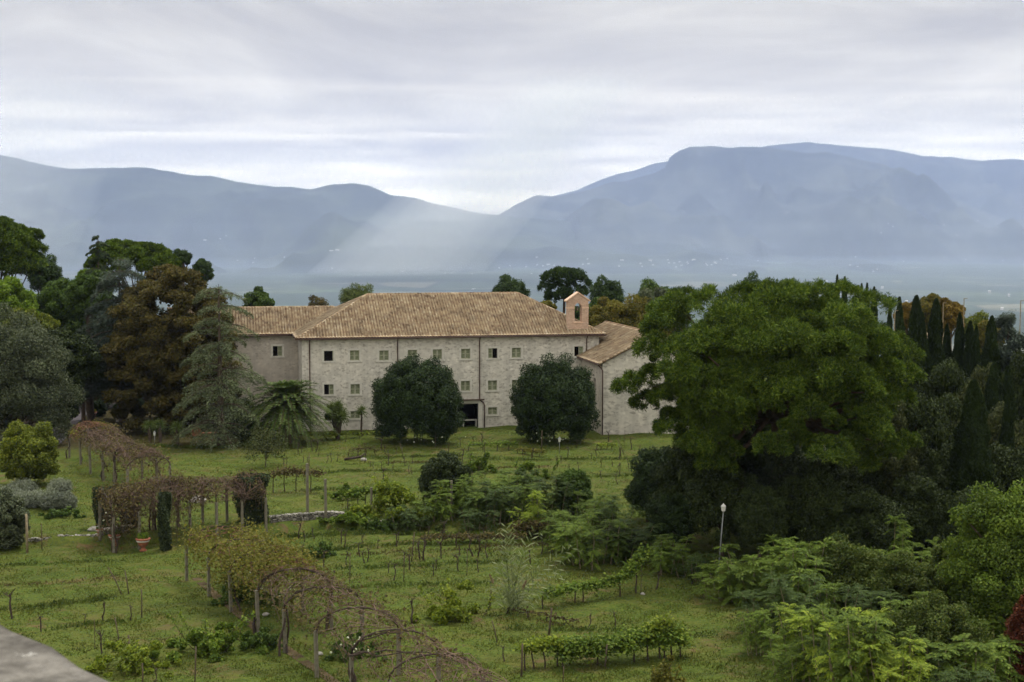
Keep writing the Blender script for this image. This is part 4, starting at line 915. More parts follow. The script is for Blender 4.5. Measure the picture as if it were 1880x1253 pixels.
# cypresses
cyp = [cypress_meshes(1.9, 10, 60 + q, p=(.6, .52, .68)[q]) for q in range(3)]
cfar = cypress_meshes(1.9, 10, 70, N=9000, L=.16, W=.08)
CYP = ((1535, 168, 508, 14, 'left one of a pair of far cypresses over the big pine'), (1549, 168, 511, 14, 'right one of a pair of far cypresses over the big pine'),
       (1580, 160, 524, 13, 'short far cypress leftmost of a tight trio right of the pair'), (1590, 160, 523, 13, 'short far cypress in the middle of a tight trio'), (1603, 160, 530, 15, 'short far cypress rightmost of a tight trio'),
       (1650, 165, 548, 18, 'small dark cypress beside the thin pole left of the orange tree'), (1633, 165, 558, 12, 'tiny cypress at the right rim of the big pine'),
       (1681, 132, 545, 25, 'tall cypress leftmost of the row, in front of the orange tree'), (1692, 128, 576, 24, 'cypress half overlapped by the leftmost tall one'), (1697, 124, 606, 22, 'short cypress at the foot of the leftmost tall ones'),
       (1717, 129, 551, 24, 'tallest cypress of the row right of the pink house wall'), (1738, 135, 597, 20, 'short dark cypress third along the row'), (1761, 134, 577, 20, 'cypress against the yellow trees in the middle of the row'),
       (1781, 133, 591, 18, 'left cypress of two grown together in the row'), (1792, 131, 600, 20, 'right cypress of two grown together in the row'), (1820, 124, 583, 28, 'broad tall cypress rightmost of the row'),
       (1826, 112, 668, 26, 'low cypress below the broad rightmost tall one'), (1853, 114, 674, 26, 'low cypress nearest the right edge of the wood'), (1853, 100, 728, 22, 'slim young cypress low by the right edge'))
for k, (px, Y, top, w, lab) in enumerate(CYP):
    p, h, ww = size_at(px, Y, top, w); far = w < 19 and Y > 150
    c, tk = cfar if far else cyp[k % 3]
    put('cypress', p, c, tk, 'cypress', 'bark', lab, 'tree', 'cypresses on the right hand slope', k * 1.7, (ww / 1.02, ww / 1.02, h / 10))
p, h, ww = size_at(1790, 93, 700, 84); c, tk = cypress_meshes(ww, h, 77, N=60000, p=.55, L=.1, W=.055); put('cypress', p, c, tk, 'cypress', 'bark', 'stout near cypress rising from the dark right hand wood', 'tree', 'cypresses on the right hand slope')

# right hand far trees
broad('leafy_tree', 1706, 180, 541, 84, 'autumn', 'yellow green tree behind the tall cypresses', 80, n=30, th=.3, L=.14, W=.08)
broad('leafy_tree', 1745, 178, 546, 62, 'orange', 'orange autumn tree right behind the tallest cypress', 81, n=26, th=.3, L=.14, W=.08)
broad('leafy_tree', 1664, 182, 551, 50, 'orange', 'small orange autumn tree left of the tall cypresses', 82, n=18, th=.3, L=.14, W=.08)
broad('leafy_tree', 1792, 182, 574, 70, 'yellowgreen', 'pale yellow tree behind the cypress row at right', 83, n=22, th=.3, L=.14, W=.08, per=450)
broad('leafy_tree', 1815, 170, 586, 60, 'autumn', 'yellow brown tree beside the broad rightmost cypress', 84, n=22, th=.3, L=.14, W=.08)
cedar('blue_cedar', 1852, 136, 578, 110, 'cedar_blue', 'spreading dark cedar at the right edge behind the cypresses', 85, tiers=14, per_tier=10, N=800, p=.3, base=.15, flat=.25, L=.13, W=.05)
for k, (px, top, bot, lab) in enumerate(((1643, 570, 610, 'thin pale pole left of the orange tree'), (1732, 556, 610, 'thin pale pole in front of the orange autumn tree'), (1770, 548, 600, 'thin grey pole right of the orange autumn tree'), (1874, 552, 600, 'thin grey mast at the far right edge'))):
    p = atY(px, top, 150); z = gz(p.x, 150); b = BM(); b.tube([(0, 0, 0), (0, 0, p.z - z)], [.07, .045], 6); b.box(-.02, .35, -.05, .05, p.z - z - .06, p.z - z); tag(b.build('pole', M['palewood']), lab, 'pole').location = (p.x, 150, z)

# the dark right hand wood
oak = [broad_meshes(7, 8, .8, 90 + q, n=48, per=620, L=.10, W=.055, rmin=.6) for q in range(4)]
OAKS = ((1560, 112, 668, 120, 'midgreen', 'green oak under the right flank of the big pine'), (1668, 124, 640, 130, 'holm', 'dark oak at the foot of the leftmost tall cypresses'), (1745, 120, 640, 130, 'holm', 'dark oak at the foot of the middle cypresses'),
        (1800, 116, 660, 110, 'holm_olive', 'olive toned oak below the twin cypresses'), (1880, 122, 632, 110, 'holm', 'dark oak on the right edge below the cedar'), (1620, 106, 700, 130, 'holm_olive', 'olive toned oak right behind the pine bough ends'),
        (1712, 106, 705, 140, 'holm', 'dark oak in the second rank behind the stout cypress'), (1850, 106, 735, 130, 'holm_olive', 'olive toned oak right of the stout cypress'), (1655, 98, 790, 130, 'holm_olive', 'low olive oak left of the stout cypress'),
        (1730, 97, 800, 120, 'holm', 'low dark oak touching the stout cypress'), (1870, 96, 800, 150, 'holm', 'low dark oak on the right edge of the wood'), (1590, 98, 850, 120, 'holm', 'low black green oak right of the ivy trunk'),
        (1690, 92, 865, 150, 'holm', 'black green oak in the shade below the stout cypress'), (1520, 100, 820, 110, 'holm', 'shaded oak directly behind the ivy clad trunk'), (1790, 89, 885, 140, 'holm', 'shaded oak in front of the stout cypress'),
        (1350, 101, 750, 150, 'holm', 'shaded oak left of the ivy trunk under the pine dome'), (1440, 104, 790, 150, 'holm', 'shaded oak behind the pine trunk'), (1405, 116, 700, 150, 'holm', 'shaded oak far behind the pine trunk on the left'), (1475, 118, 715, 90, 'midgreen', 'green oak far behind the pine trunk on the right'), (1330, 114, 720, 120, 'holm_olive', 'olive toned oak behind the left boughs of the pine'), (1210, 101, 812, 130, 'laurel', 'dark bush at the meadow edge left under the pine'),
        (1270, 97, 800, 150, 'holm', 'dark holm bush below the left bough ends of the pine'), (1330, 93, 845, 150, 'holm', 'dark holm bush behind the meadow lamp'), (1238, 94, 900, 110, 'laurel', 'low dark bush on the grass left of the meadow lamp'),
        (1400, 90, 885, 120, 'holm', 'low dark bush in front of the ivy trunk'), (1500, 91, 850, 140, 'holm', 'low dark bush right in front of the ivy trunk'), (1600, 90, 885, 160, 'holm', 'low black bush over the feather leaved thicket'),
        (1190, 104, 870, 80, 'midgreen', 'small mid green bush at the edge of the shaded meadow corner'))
for k, (px, Y, top, w, cm, lab) in enumerate(OAKS):
    p, h, ww = size_at(px, Y, top, w); c, tk = oak[k % 4]; put('holm_oak', p, c, tk, cm, 'bark', lab, 'tree', None, k * 2.1, (ww / 6.6, ww / 6.6, h / 8))

# ------------------------------------------------------------------ bushes and palms before the house
def bush(name, px, base, top, wid, cm, label, seed, cat='bush', n=40, per=500, L=.09, W=.05, Y=None, rad=(.2, .3), bottom=-.9, squash=.9, **kw):
    p = at(px, base) if Y is None else Vector((atY(px, base, Y).x, Y, gz(atY(px, base, Y).x, Y))); h = atY(px, top, p.y).z - p.z; w = wid / F * p.y * 1.12; h *= 1.03; kw.setdefault('rmin', .75); kw.setdefault('grow', .3)
    c, k = broad_meshes(w, h * 1.04, -h * .04, seed, n=n, per=per, L=L, W=W, rad=rad, bottom=bottom, squash=squash, r0=.05, nlimb=8, **kw)
    return put(name, p, c, k, cm, 'bark', label, cat, None, 0, cn='foliage', tn='stem')
def sprawl(name, px, base, top, wid, cm, label, seed, cat='bush', n=40, per=200, L=.09, W=.07, shoots=7, **kw):
    """a loose untidy heap: clumps thickest low down in the middle, a few shoots thrown up and out"""
    p = at(px, base); h = atY(px, top, p.y).z - p.z; w = wid / F * p.y; rng = np.random.default_rng(seed); lf = LF(); tb = TB()
    x = rng.normal(0, .27, n) * w; y = rng.normal(0, .22, n) * w; z = np.abs(rng.normal(0, .42, n)) * h * np.exp(-(x / (w * .45)) ** 2); blobs(lf, np.stack([x, y, np.minimum(z, h * .9)], -1), rng.uniform(.14, .30, n) * max(.8, h * .6), per, L, W, rng, .8, .7, grow=.3)
    for q in range(shoots):
        a = rng.uniform(0, 6.28); b = np.array([rng.normal(0, .2) * w, rng.normal(0, .15) * w, 0]); e = b + np.array([math.cos(a) * w * .38, math.sin(a) * w * .3, h * rng.uniform(.45, 1.08)]); P = curve_pts(b, e, 7, .08, rng); tb.add(P, np.linspace(.022, .008, 7), 4)
        m = 46; t = rng.uniform(.3, 1, m); c = np.stack([np.interp(t * 6, np.arange(7), P[:, k]) for k in range(3)], -1) + rng.normal(0, .07, (m, 3)); u, v = leaf_dirs(np.tile([0, -.3, .8], (m, 1)), rng, .3, .8, .8); lf.add(c, u * L, v * W)
    return put(name, p, lf.mesh('foliage'), tb.mesh('stem'), cm, 'vinebark', label, cat, None, 0, cn='foliage', tn='stem')
bush('laurel_bush', 766, 812, 668, 166, 'laurel', 'big rounded dark bush left in front of the house door', 101, n=150, per=600, rad=(.13, .19), rmin=.88, boxy=2.25, bottom=-.8)
bush('laurel_bush', 1017, 812, 668, 160, 'laurel', 'big rounded dark bush right in front of the house by the chapel', 102, n=140, per=600, rad=(.13, .20), rmin=.86, boxy=2.15, bottom=-.82)
p = at(528, 812); c, dsk, tk = palm_meshes(3.6, 7); t = put('palm_tree', p, c, tk, 'palm', 'palm_dry', 'full crowned date palm on a stout short trunk by the house corner', 'palm'); link('dry_skirt', dsk, M['palm_dry'], t)
c, k = sword_meshes(3.3, 3, 8, 110, .85, .045, .75, .16); put('yucca', at(620, 806), c, k, 'yucca', 'bark', 'many headed yucca tree leaning right before the house wall', 'yucca')
c, k = sword_meshes(2.6, 4, 1, 110, .7, .035); put('yucca', at(664, 802), c, k, 'yucca', 'bark', 'single headed small yucca left of the big round bush', 'yucca')
sw = sword_meshes(1.5, 5, 2, 70, .6, .035, .5)
for px, base, s, lab in ((276, 812, 1.1, 'leftmost yucca of three in the shaded garden below the cedar'), (295, 812, 1.15, 'middle yucca of three in the shaded garden'), (326, 818, 1.2, 'rightmost yucca of three nearest the deodar trunk')):
    put('yucca', at(px, base), sw[0], sw[1], 'yucca', 'bark', lab, 'yucca', 'yuccas in the shaded garden', px, s)
ball = broad_meshes(1.5, 1.5, -.1, 120, n=40, per=240, L=.06, W=.035, rad=(.22, .26), rmin=.95, bottom=-.95, r0=.04)
for px, base, s, lab in ((181, 764, 1.25, 'clipped ball bush by the road, leftmost of four'), (217, 759, .8, 'smallest clipped ball bush, second from the road'), (257, 757, 1.1, 'clipped ball bush third from the road'), (305, 756, .9, 'clipped ball bush half hidden by the deodar bough')):
    put('ball_bush', at(px, base), ball[0], ball[1], 'laurel', 'bark', lab, 'bush', 'clipped ball bushes along the garden path', px, s, 'foliage', 'stem')
bush('rose_bush', 488, 858, 790, 70, 'holm_olive', 'thin grey green shrub on a short stem near the palm', 103, n=18, per=160, L=.08, W=.04, bottom=-.3)
bush('low_bush', 475, 815, 785, 70, 'holm', 'dark low bush at the palm foot', 104, n=16, per=300)
bush('low_bush', 445, 800, 735, 70, 'holm', 'dark bush between the deodar trunk and the palm', 105, n=24, per=400)
bush('leafy_bush', 52, 892, 778, 112, 'yellowgreen', 'tall yellow green bush at the left beside the withered pergola', 106, n=70, per=420, rad=(.15, .24), rmin=.65, L=.10, W=.06)
bush('dark_bush', 8, 1008, 905, 80, 'holm_grey', 'dark ivy covered bush on the left edge by the wooden post', 107, n=44, per=420)
for k, (px, base, top, w, lab) in enumerate(((15, 935, 902, 70, 'lavender mound leftmost, on the picture edge'), (62, 930, 905, 50, 'lavender mound between the edge and the grey pair'), (95, 935, 903, 44, 'lavender mound in the middle of the bed'), (122, 935, 906, 36, 'pale lavender mound rightmost in the bed'), (110, 905, 884, 40, 'small lavender mound furthest back in the bed'), (40, 905, 886, 46, 'lavender mound at the foot of the tall yellow green bush'))):
    bush('lavender', px, base, top, w, 'lavender', lab, 130 + k, 'lavender', n=22, per=260, L=.10, W=.02, grow=1.2)
sprawl('herb_clump', 115, 950, 930, 60, 'midgreen', 'low green herb clump in front of the lavender', 140, n=16, per=240)
bush('dark_bush', 818, 926, 838, 100, 'holm', 'rounded dark bush in the middle of the meadow', 141, n=60, per=460, rad=(.16, .24))
bush('dark_bush', 1052, 945, 862, 66, 'midgreen', 'upright green bush among the feather leaved thicket', 142, n=36, per=420)
sprawl('vine_mound', 880, 868, 833, 56, 'vineleaf', 'rounded vine covered mound behind the dark meadow bush', 143, n=26, per=300, L=.11, W=.09)
sprawl('vine_mound', 970, 880, 846, 80, 'vineleaf', 'low vine tangle in the far meadow', 144, n=24, per=260, L=.11, W=.09)
sprawl('vine_bush', 724, 962, 866, 120, 'vineyellow', 'bright yellow green vine climbing a post in the middle row', 145, n=40, per=230, L=.10, W=.085, rad=(.2, .36), rmin=.2)
sprawl('vine_bush', 838, 1138, 1065, 110, 'vineyellow', 'yellow green vine bush in the near meadow left of the reeds', 146, n=30, per=170, L=.09, W=.075, rad=(.2, .38), rmin=.2)
sprawl('vine_bush', 392, 1200, 1130, 150, 'vineleaf', 'green vine mound in the near left meadow', 147, n=36, per=220, L=.09, W=.075, rad=(.2, .38), rmin=.25)
sprawl('vine_bush', 235, 1232, 1172, 150, 'vineyellow', 'low yellow green vine growing at the stakes near the parapet', 148, n=30, per=170, L=.08, W=.07, rad=(.2, .4), rmin=.15)
sprawl('vine_bush', 480, 1190, 1150, 80, 'midgreen', 'low leafy clump by a concrete post of the front pergola', 149, n=26, per=240, L=.08, W=.06)
sprawl('weed_clump', 588, 1022, 998, 56, 'midgreen', 'dark green weed clump in the middle meadow', 150, n=18, per=240)
sprawl('hedge_clump', 640, 972, 940, 90, 'vineleaf', 'leafy growth on the stone wall left of the yellow vine', 151, n=34, per=220)
sprawl('hedge_clump', 700, 972, 950, 70, 'midgreen', 'leafy growth on the stone wall under the yellow vine', 152, n=28, per=220)
sprawl('hedge_clump', 775, 968, 940, 80, 'robinia', 'leafy growth at the wall end right of the yellow vine', 153, n=30, per=220)
sprawl('vine_bush', 1232, 1262, 1205, 60, 'vinegold', 'half withered golden vine at the bottom edge below the leafy row', 154, n=24, per=110, L=.08, W=.065, rmin=.4)
sprawl('vine_bush', 640, 915, 885, 60, 'vineleaf', 'small green vine between two concrete posts of the middle row', 155, n=18, per=180)
bush('red_shrub', 1884, 1200, 1078, 66, 'redleaf', 'dark red leaved shrub on the right edge', 156, n=60, per=300, rad=(.3, .45), rmin=.6, Y=66, L=.07, W=.05)
sprawl('rose_bush', 460, 1105, 1035, 100, 'midgreen', 'dark rose bush inside the front pergola', 157, n=34, per=220, L=.07, W=.05)
sprawl('rose_bush', 655, 1205, 1160, 90, 'midgreen', 'dark rose bush low under the nearest pergola hoops', 158, n=24, per=200, L=.07, W=.05)
broad('ash_tree', 1850, 73, 888, 230, 'ailan', 'light green leafy tree at the lower right edge', 160, n=110, per=560, th=.08, L=.085, W=.05, rad=(.17, .26), rmin=.6)
broad('ash_tree', 1765, 75, 985, 160, 'robinia', 'mottled green tree left of the light green edge tree', 161, n=60, per=500, th=.05, L=.08, W=.045, rad=(.15, .22), rmin=.55)
broad('thicket_tree', 1560, 80, 985, 170, 'robinia', 'yellow flecked bushy tree in the middle of the right thicket', 162, n=60, per=480, th=.03, L=.08, W=.045, rmin=.55)
broad('thicket_tree', 1660, 77, 1010, 150, 'robinia', 'mottled bushy tree below the shaded wood', 163, n=56, per=480, th=.03, L=.08, W=.045, rmin=.55)
broad('thicket_tree', 1730, 68, 1090, 190, 'robinia', 'broad dark green bush in the lower right corner', 164, n=60, per=480, th=.03, L=.075, W=.042, rmin=.55)

# feather leaved saplings: six builds, then copies
fe = [feather_meshes(1.3, 3.2, 170 + q, stems=11, leaves=34, Ll=.72, K=11) for q in range(3)]
fs = [feather_meshes(.35, 3.4, 180 + q, stems=3, leaves=44, Ll=.66, K=11, low=.2, hvar=.3) for q in range(3)]
FEA = ((1345, 1085, 1030, 110, 'ailan', 0, 'feather leaved thicket edge on the grass right of the lamp foot'), (1395, 1105, 1000, 130, 'ailan', 0, 'green feather leaved clump right of the meadow lamp'), (1455, 1130, 990, 130, 'ailan', 0, 'tall feather leaved clump in the left part of the right thicket'),
       (1420, 1165, 1060, 120, 'ailan_dark', 0, 'darker feather leaved clump along the grass edge'), (1500, 1180, 1050, 120, 'ailan_dark', 0, 'dark feather leaved clump in the heart of the right thicket'), (1535, 1125, 1010, 120, 'ailan', 0, 'feather leaved clump below the yellow flecked tree'),
       (1640, 1100, 930, 44, 'ailan', 1, 'tall single feather leaved spire standing over the right thicket'), (1530, 1190, 1062, 60, 'ailan', 1, 'slender feather leaved sapling in the centre of the right thicket'), (1440, 1210, 1112, 50, 'ailan_lime', 1, 'small lime green sapling at the grass edge'),
       (1460, 1262, 1160, 100, 'ailan', 0, 'feather leaved clump nearest the grass at the lower right'), (1545, 1275, 1110, 150, 'ailan_lime', 0, 'bright lime feather leaved clump at the bottom right'), (1600, 1300, 1110, 150, 'ailan', 0, 'big blue green feather leaved clump at the bottom right'),
       (1655, 1310, 1165, 130, 'ailan_lime', 0, 'lime yellow feather leaved clump lowest at the bottom edge'), (1700, 1290, 1170, 90, 'ailan', 1, 'upright sapling right of the lime yellow clump'), (1790, 1310, 1175, 90, 'ailan', 1, 'drooping feather leaved sapling left of the red shrub'),
       (1850, 1310, 1160, 90, 'ailan', 1, 'drooping feather leaved sapling under the red shrub'), (1745, 1330, 1210, 120, 'ailan_dark', 0, 'dark feather leaved clump at the bottom edge between saplings'), (1620, 1180, 1070, 120, 'ailan_dark', 0, 'dark feather leaved clump in the middle of the thicket below the bushy trees'),
       (986, 985, 893, 34, 'ailan_lime', 1, 'bright lime sapling spire in the mid meadow'), (968, 985, 930, 50, 'ailan_lime', 0, 'lime green sapling clump beside the spire'), (1010, 985, 932, 44, 'ailan', 0, 'green feather leaved clump right of the lime spire'),
       (905, 955, 880, 90, 'ailan_dark', 0, 'dark feather leaved clump right of the dark meadow bush'), (860, 958, 892, 70, 'ailan', 0, 'feather leaved clump in front of the dark meadow bush'), (815, 955, 880, 40, 'ailan', 1, 'slender sapling by the pale stake left of the thicket'), (935, 950, 880, 80, 'ailan', 0, 'feather leaved clump behind the lime spire'),
       (880, 978, 930, 60, 'ailan_dark', 0, 'low dark feather clump at the thicket front'), (1000, 950, 870, 80, 'ailan_dark', 0, 'dark feather leaved clump left of the upright green bush'), (1045, 1000, 930, 80, 'ailan', 0, 'feather leaved clump in front of the upright green bush'),
       (1085, 1038, 945, 100, 'ailan', 0, 'feather leaved clump at the right end of the meadow thicket'), (1125, 1030, 955, 110, 'ailan_dark', 0, 'dark feather leaved clump right end of the thicket near the holm bushes'), (1060, 1030, 960, 60, 'ailan_lime', 1, 'lime tipped sapling in front of the right end of the thicket'),
       (1180, 1020, 960, 110, 'ailan_dark', 0, 'dark feather clump joining the thicket to the wood'), (1215, 1050, 985, 90, 'ailan', 0, 'low feather clump before the dark bush left of the lamp'), (845, 945, 872, 70, 'ailan', 0, 'feather leaved clump wrapping the left of the meadow thicket'), (925, 925, 860, 80, 'ailan', 0, 'feather leaved clump at the back of the meadow thicket'), (965, 930, 862, 70, 'ailan_dark', 0, 'dark feather clump at the back of the lime spire'),
       (790, 965, 905, 60, 'ailan', 0, 'feather leaved clump left of the pale stake under the dark bush'), (750, 970, 925, 60, 'ailan_dark', 0, 'low feather clump at the foot of the bright yellow vine'), (1030, 1015, 950, 70, 'ailan', 0, 'feather leaved clump between the lime spire and the thicket end'), (1090, 970, 900, 70, 'ailan', 0, 'feather leaved clump right of the upright green bush'),
       (1320, 1100, 1050, 80, 'ailan', 0, 'low feather clump at the tip of the right thicket by the lamp'), (1480, 1090, 985, 110, 'ailan', 0, 'feather leaved clump before the ivy trunk bushes'), (1580, 1120, 1000, 120, 'ailan', 0, 'feather leaved clump beside the tall single spire'), (1690, 1120, 985, 110, 'ailan', 0, 'feather leaved clump right of the tall single spire'),
       (1500, 1230, 1100, 110, 'ailan', 0, 'green feather clump above the bottom lime clumps'), (1690, 1220, 1080, 120, 'ailan', 0, 'green feather clump left of the broad corner bush'), (1810, 1250, 1110, 120, 'ailan', 0, 'green feather clump right of the broad corner bush'), (1400, 1200, 1110, 70, 'ailan', 0, 'small green feather clump outermost on the grass'),
       (1130, 990, 905, 70, 'ailan_dark', 0, 'dark feather leaved clump behind the right end of the thicket'), (1275, 1065, 1010, 70, 'ailan_dark', 0, 'low dark feather clump left of the lamp foot'))
for k, (px, base, top, w, cm, kind, lab) in enumerate(FEA):
    p = at(px, base); h = (atY(px, top, p.y).z - p.z) * 1.12; ww = w / F * p.y * 1.2; c, tk = (fe, fs)[kind][k % 3]
    sx = ww / (3.6 if kind == 0 else 1.7); sz = h / 3.6
    put('feather_sapling', p, c, tk, cm, 'palewood', lab, 'sapling', 'feather leaved saplings', k * 2.3, (max(sx, .6), max(sx, .6), sz), 'foliage', 'stem')

# giant reeds
rng = np.random.default_rng(31); lf = LF(); tb = TB(); pl = LF(); rp = at(938, 1128)
tips = [(928, 965, 0), (934, 978, .4), (922, 990, -.3), (965, 1000, .2), (912, 1030, .6), (1030, 1040, .3), (1025, 1060, -.5), (1052, 1005, .1), (982, 975, -.2), (985, 1055, .8), (960, 1080, -.8), (905, 1070, -.6), (950, 1060, 1.)]
for i, (px, py, dy) in enumerate(tips):
    q = atY(px, py, rp.y + dy); b = rp + Vector((rng.normal(0, .22), rng.normal(0, .22), -.1)); t_ = np.linspace(0, 1, 9)[:, None]; d0 = np.array(q - b); mid = np.array(b) + np.array([d0[0] * .35, d0[1] * .35, d0[2] * .62])
    P = (1 - t_) ** 2 * np.array(b) + 2 * t_ * (1 - t_) * mid + t_ ** 2 * np.array(q); tb.add(P, np.linspace(.02, .008, 9), 5)
    n = int(6 + 3.6 * np.linalg.norm(d0)); t2 = np.linspace(.12, .98, n); pos = np.stack([np.interp(t2 * 8, np.arange(9), P[:, k]) for k in range(3)], -1); T = nrm(np.gradient(pos, axis=0)); S = nrm(np.cross(T, rng.normal(0, .3, (n, 3)) + np.array([0, 1., 0]))); sg = np.where(np.arange(n) % 2, 1, -1)[:, None]
    u = nrm(T * .65 + S * sg * .8 + np.array([0, 0, .1])); L = rng.uniform(.30, .44, n)[:, None] * (1 - .4 * t2[:, None]); v = nrm(np.cross(u, np.array([0, 1., .3]) + rng.normal(0, .3, (n, 3))))
    v = nrm(np.cross(u, np.array([0, -.7, .7]) + rng.normal(0, .35, (n, 3))))
    lf.add(pos + u * L, u * L, v * .045); u2 = nrm(u + np.array([0, 0, -1.1])); lf.add(pos + u * L * 1.9 + u2 * L * .6, u2 * L * .6, v * .036)
    if i in (10, 11):
        m = 160; a = rng.random(m)[:, None]; dd = nrm(np.array(q - b)); pl.add(np.array(q) + dd * a * .55 + rng.normal(0, .05, (m, 3)) * (1 - a * .7), nrm(dd + rng.normal(0, .4, (m, 3))) * .07, rng.normal(0, .012, (m, 3)))
rd = empty('giant_reed', rp, 0, 'clump of grey green giant reeds with drooping leaves in the near meadow', 'reed'); inv = Matrix.Translation(-rp)
for nm, me, mm in (('leaf', lf.mesh('leaf'), 'reed'), ('stalk', tb.mesh('stalk'), 'yucca'), ('plume', pl.mesh('plume'), 'plume')): me.transform(inv); link(nm, me, M[mm], rd)

# ------------------------------------------------------------------ vineyard: stakes, stumps, posts
def stump_mesh(h, seed, r=.035, arms=2):
    rng = np.random.default_rng(seed); tb = TB(); lean = rng.normal(0, .12 * h, 2); tp = np.array([lean[0], lean[1], h]); tb.add(curve_pts((0, 0, -.2), tp, 7, .05, rng), np.linspace(r * 1.5, r * .9, 7) * rng.uniform(.85, 1.2, 7), 6)
    for q in range(arms):
        a = rng.uniform(0, 6.28); tb.add(curve_pts(tp * rng.uniform(.75, 1), tp + np.array([math.cos(a) * .3, math.sin(a) * .1, rng.uniform(.0, .3)]), 5, .03, rng), np.linspace(r * .8, .012, 5), 4)
    for q in range(arms * 2):
        a = rng.uniform(0, 6.28); s = tp + np.array([math.cos(a) * .12, 0, .05]); tb.add(curve_pts(s, s + np.array([rng.normal(0, .35), rng.normal(0, .15), rng.uniform(-.15, .25)]), 4, .03, rng), np.linspace(.013, .007, 4), 3)
    return tb.mesh('vine_stump')
STM = [stump_mesh(1.0, 300 + q, arms=2 + q % 2) for q in range(7)]
rq = random.Random(5)
XF = tuple((rq.randint(500, 1180), rq.randint(812, 885), rq.randint(10, 22)) for _ in range(46)); XM = tuple((rq.randint(520, 900), rq.randint(985, 1060), rq.randint(16, 30)) for _ in range(22))
ROWS = (('far meadow below the house', ((489, 852, 22), (527, 854, 12), (557, 850, 12), (600, 850, 14), (609, 848, 14), (619, 848, 13), (756, 851, 12), (726, 834, 10), (706, 830, 12), (867, 817, 14), (890, 830, 16), (961, 842, 15), (1042, 840, 18), (1160, 825, 20), (1175, 831, 12), (935, 822, 12), (1030, 852, 14), (660, 842, 12), (585, 838, 12), (1095, 838, 12), (845, 845, 12)) + XF),
        ('meadow beside the middle thicket', ((1137, 872, 20), (1134, 890, 18), (1105, 880, 14), (680, 858, 10), (560, 890, 18))),
        ('meadow just below the stone wall', ((560, 995, 20), (575, 991, 20), (634, 1007, 26), (665, 1000, 16), (730, 1005, 24), (776, 1029, 40), (812, 1027, 32), (869, 1022, 34), (879, 1022, 32), (845, 1020, 18), (785, 990, 22), (855, 985, 20), (885, 990, 20), (635, 1037, 24), (670, 1035, 22)) + XM),
        ('middle meadow in front of the wall', ((722, 1066, 28), (797, 1057, 20), (879, 1052, 24), (975, 1035, 26), (995, 1018, 22), (1204, 1083, 30), (1270, 1072, 24), (1286, 1075, 20), (757, 1145, 40), (900, 1118, 26))),
        ('near meadow left of the front pergola', ((77, 1160, 30), (190, 1140, 32), (241, 1140, 28), (24, 1137, 46), (188, 1200, 40), (268, 1218, 28), (282, 1258, 28), (155, 1145, 18))),
        ('near meadow in front of the leafy vine row', ((1079, 1155, 26), (1130, 1150, 24), (1205, 1258, 24), (1222, 1262, 26), (925, 1215, 26))))
for rn, pts in ROWS:
    for k, (px, base, hp) in enumerate(pts):
        p = at(px, base); h = hp / F * p.y; o = link('vine_stump', STM[(k + px) % 7], M['vinebark']); o.location = p; o.rotation_euler = (0, 0, px * 1.3); o.scale = (max(.7, h), max(.7, h), h)
        tag(o, 'bare gnarled grapevine stump standing in the ' + rn, 'grapevine', 'bare vine stumps in the ' + rn)
rs = random.Random(9)
def stake(px, base, hp, lean, r, label, m='stake', name='vine_stake', group=None):
    p = at(px, base); h = hp / F * p.y; b = BM(); lx = lean / F * p.y; b.tube([(0, 0, -.25), (lx * .5 + .01, .01, h * .5), (lx, 0, h)], [r * 1.05, r, r * .9], 6); o = b.build(name, M[m], smooth=True); o.location = p; return tag(o, label, 'stake', group)
G = 'thin wooden vine stakes'
for px, base, hp, lean, r, lab in ((755, 1032, 56, 6, .04, 'dark upright vine stake tallest in the middle meadow'), (741, 1069, 50, 1, .03, 'thin stake right of a thick hooked stump'), (857, 1055, 48, 1, .025, 'thin straight stake right of the centre of the meadow'), (642, 1072, 60, 1, .028, 'tall thin stake near the top of the front pergola'),
        (567, 872, 40, 1, .035, 'dark stake in the far meadow left of the yellow vine'), (522, 872, 16, 0, .03, 'short stake in the far meadow above the ivy column'), (742, 843, 30, -8, .03, 'leaning stake under the left round bush'), (799, 821, 28, 1, .035, 'pale stake at the foot of the left round bush'), (702, 802, 12, 0, .035, 'short pale stake left of the left round bush'),
        (994, 826, 36, 1, .05, 'stout stake at the foot of the right round bush'), (1147, 835, 30, -14, .035, 'leaning dark stake below the chapel'), (1156, 866, 26, -6, .03, 'leaning stake in the meadow edge below the chapel'), (914, 1180, 42, -11, .03, 'leaning thin stake left of the stout brown stake'), (1007, 1165, 50, 6, .06, 'stout brown stake right of the reeds'),
        (957, 1242, 62, 2, .055, 'stout stake at the left end of the leafy vine row'), (1110, 1228, 46, 4, .045, 'stake in the middle of the leafy vine row'), (900, 1102, 30, 1, .022, 'thin stake left of the reed clump'), (1055, 1107, 34, 2, .045, 'dark stake holding the far leafy vine row'), (1176, 1092, 58, 2, .018, 'thin pale rod at the end of the far leafy vine row'),
        (226, 1092, 52, -27, .03, 'leaning bare cane in the near left meadow'), (237, 1092, 46, -7, .035, 'upright cane right of the leaning one in the left meadow'), (260, 1136, 56, 1, .035, 'straight dark stake in the near left meadow'), (221, 1192, 60, -9, .032, 'leaning stake above the low yellow vine'), (239, 1226, 62, -2, .045, 'thick stake in the low yellow vine'), (262, 1262, 46, 0, .035, 'stake at the bottom edge right of the low yellow vine'),
        (357, 1262, 78, 4, .035, 'dark stake at the bottom edge under the green vine mound'), (174, 1190, 55, 0, .016, 'very thin rod left of the low yellow vine'), (77, 1010, 50, 0, .028, 'thin stake by the left stone wall'), (1033, 1253, 30, 2, .03, 'short stake at the bottom edge before the leafy vine row'), (1145, 830, 40, 2, .02, 'thin rod at the shaded meadow edge by the chapel')):
    stake(px, base, hp, lean, r, lab, group=G)
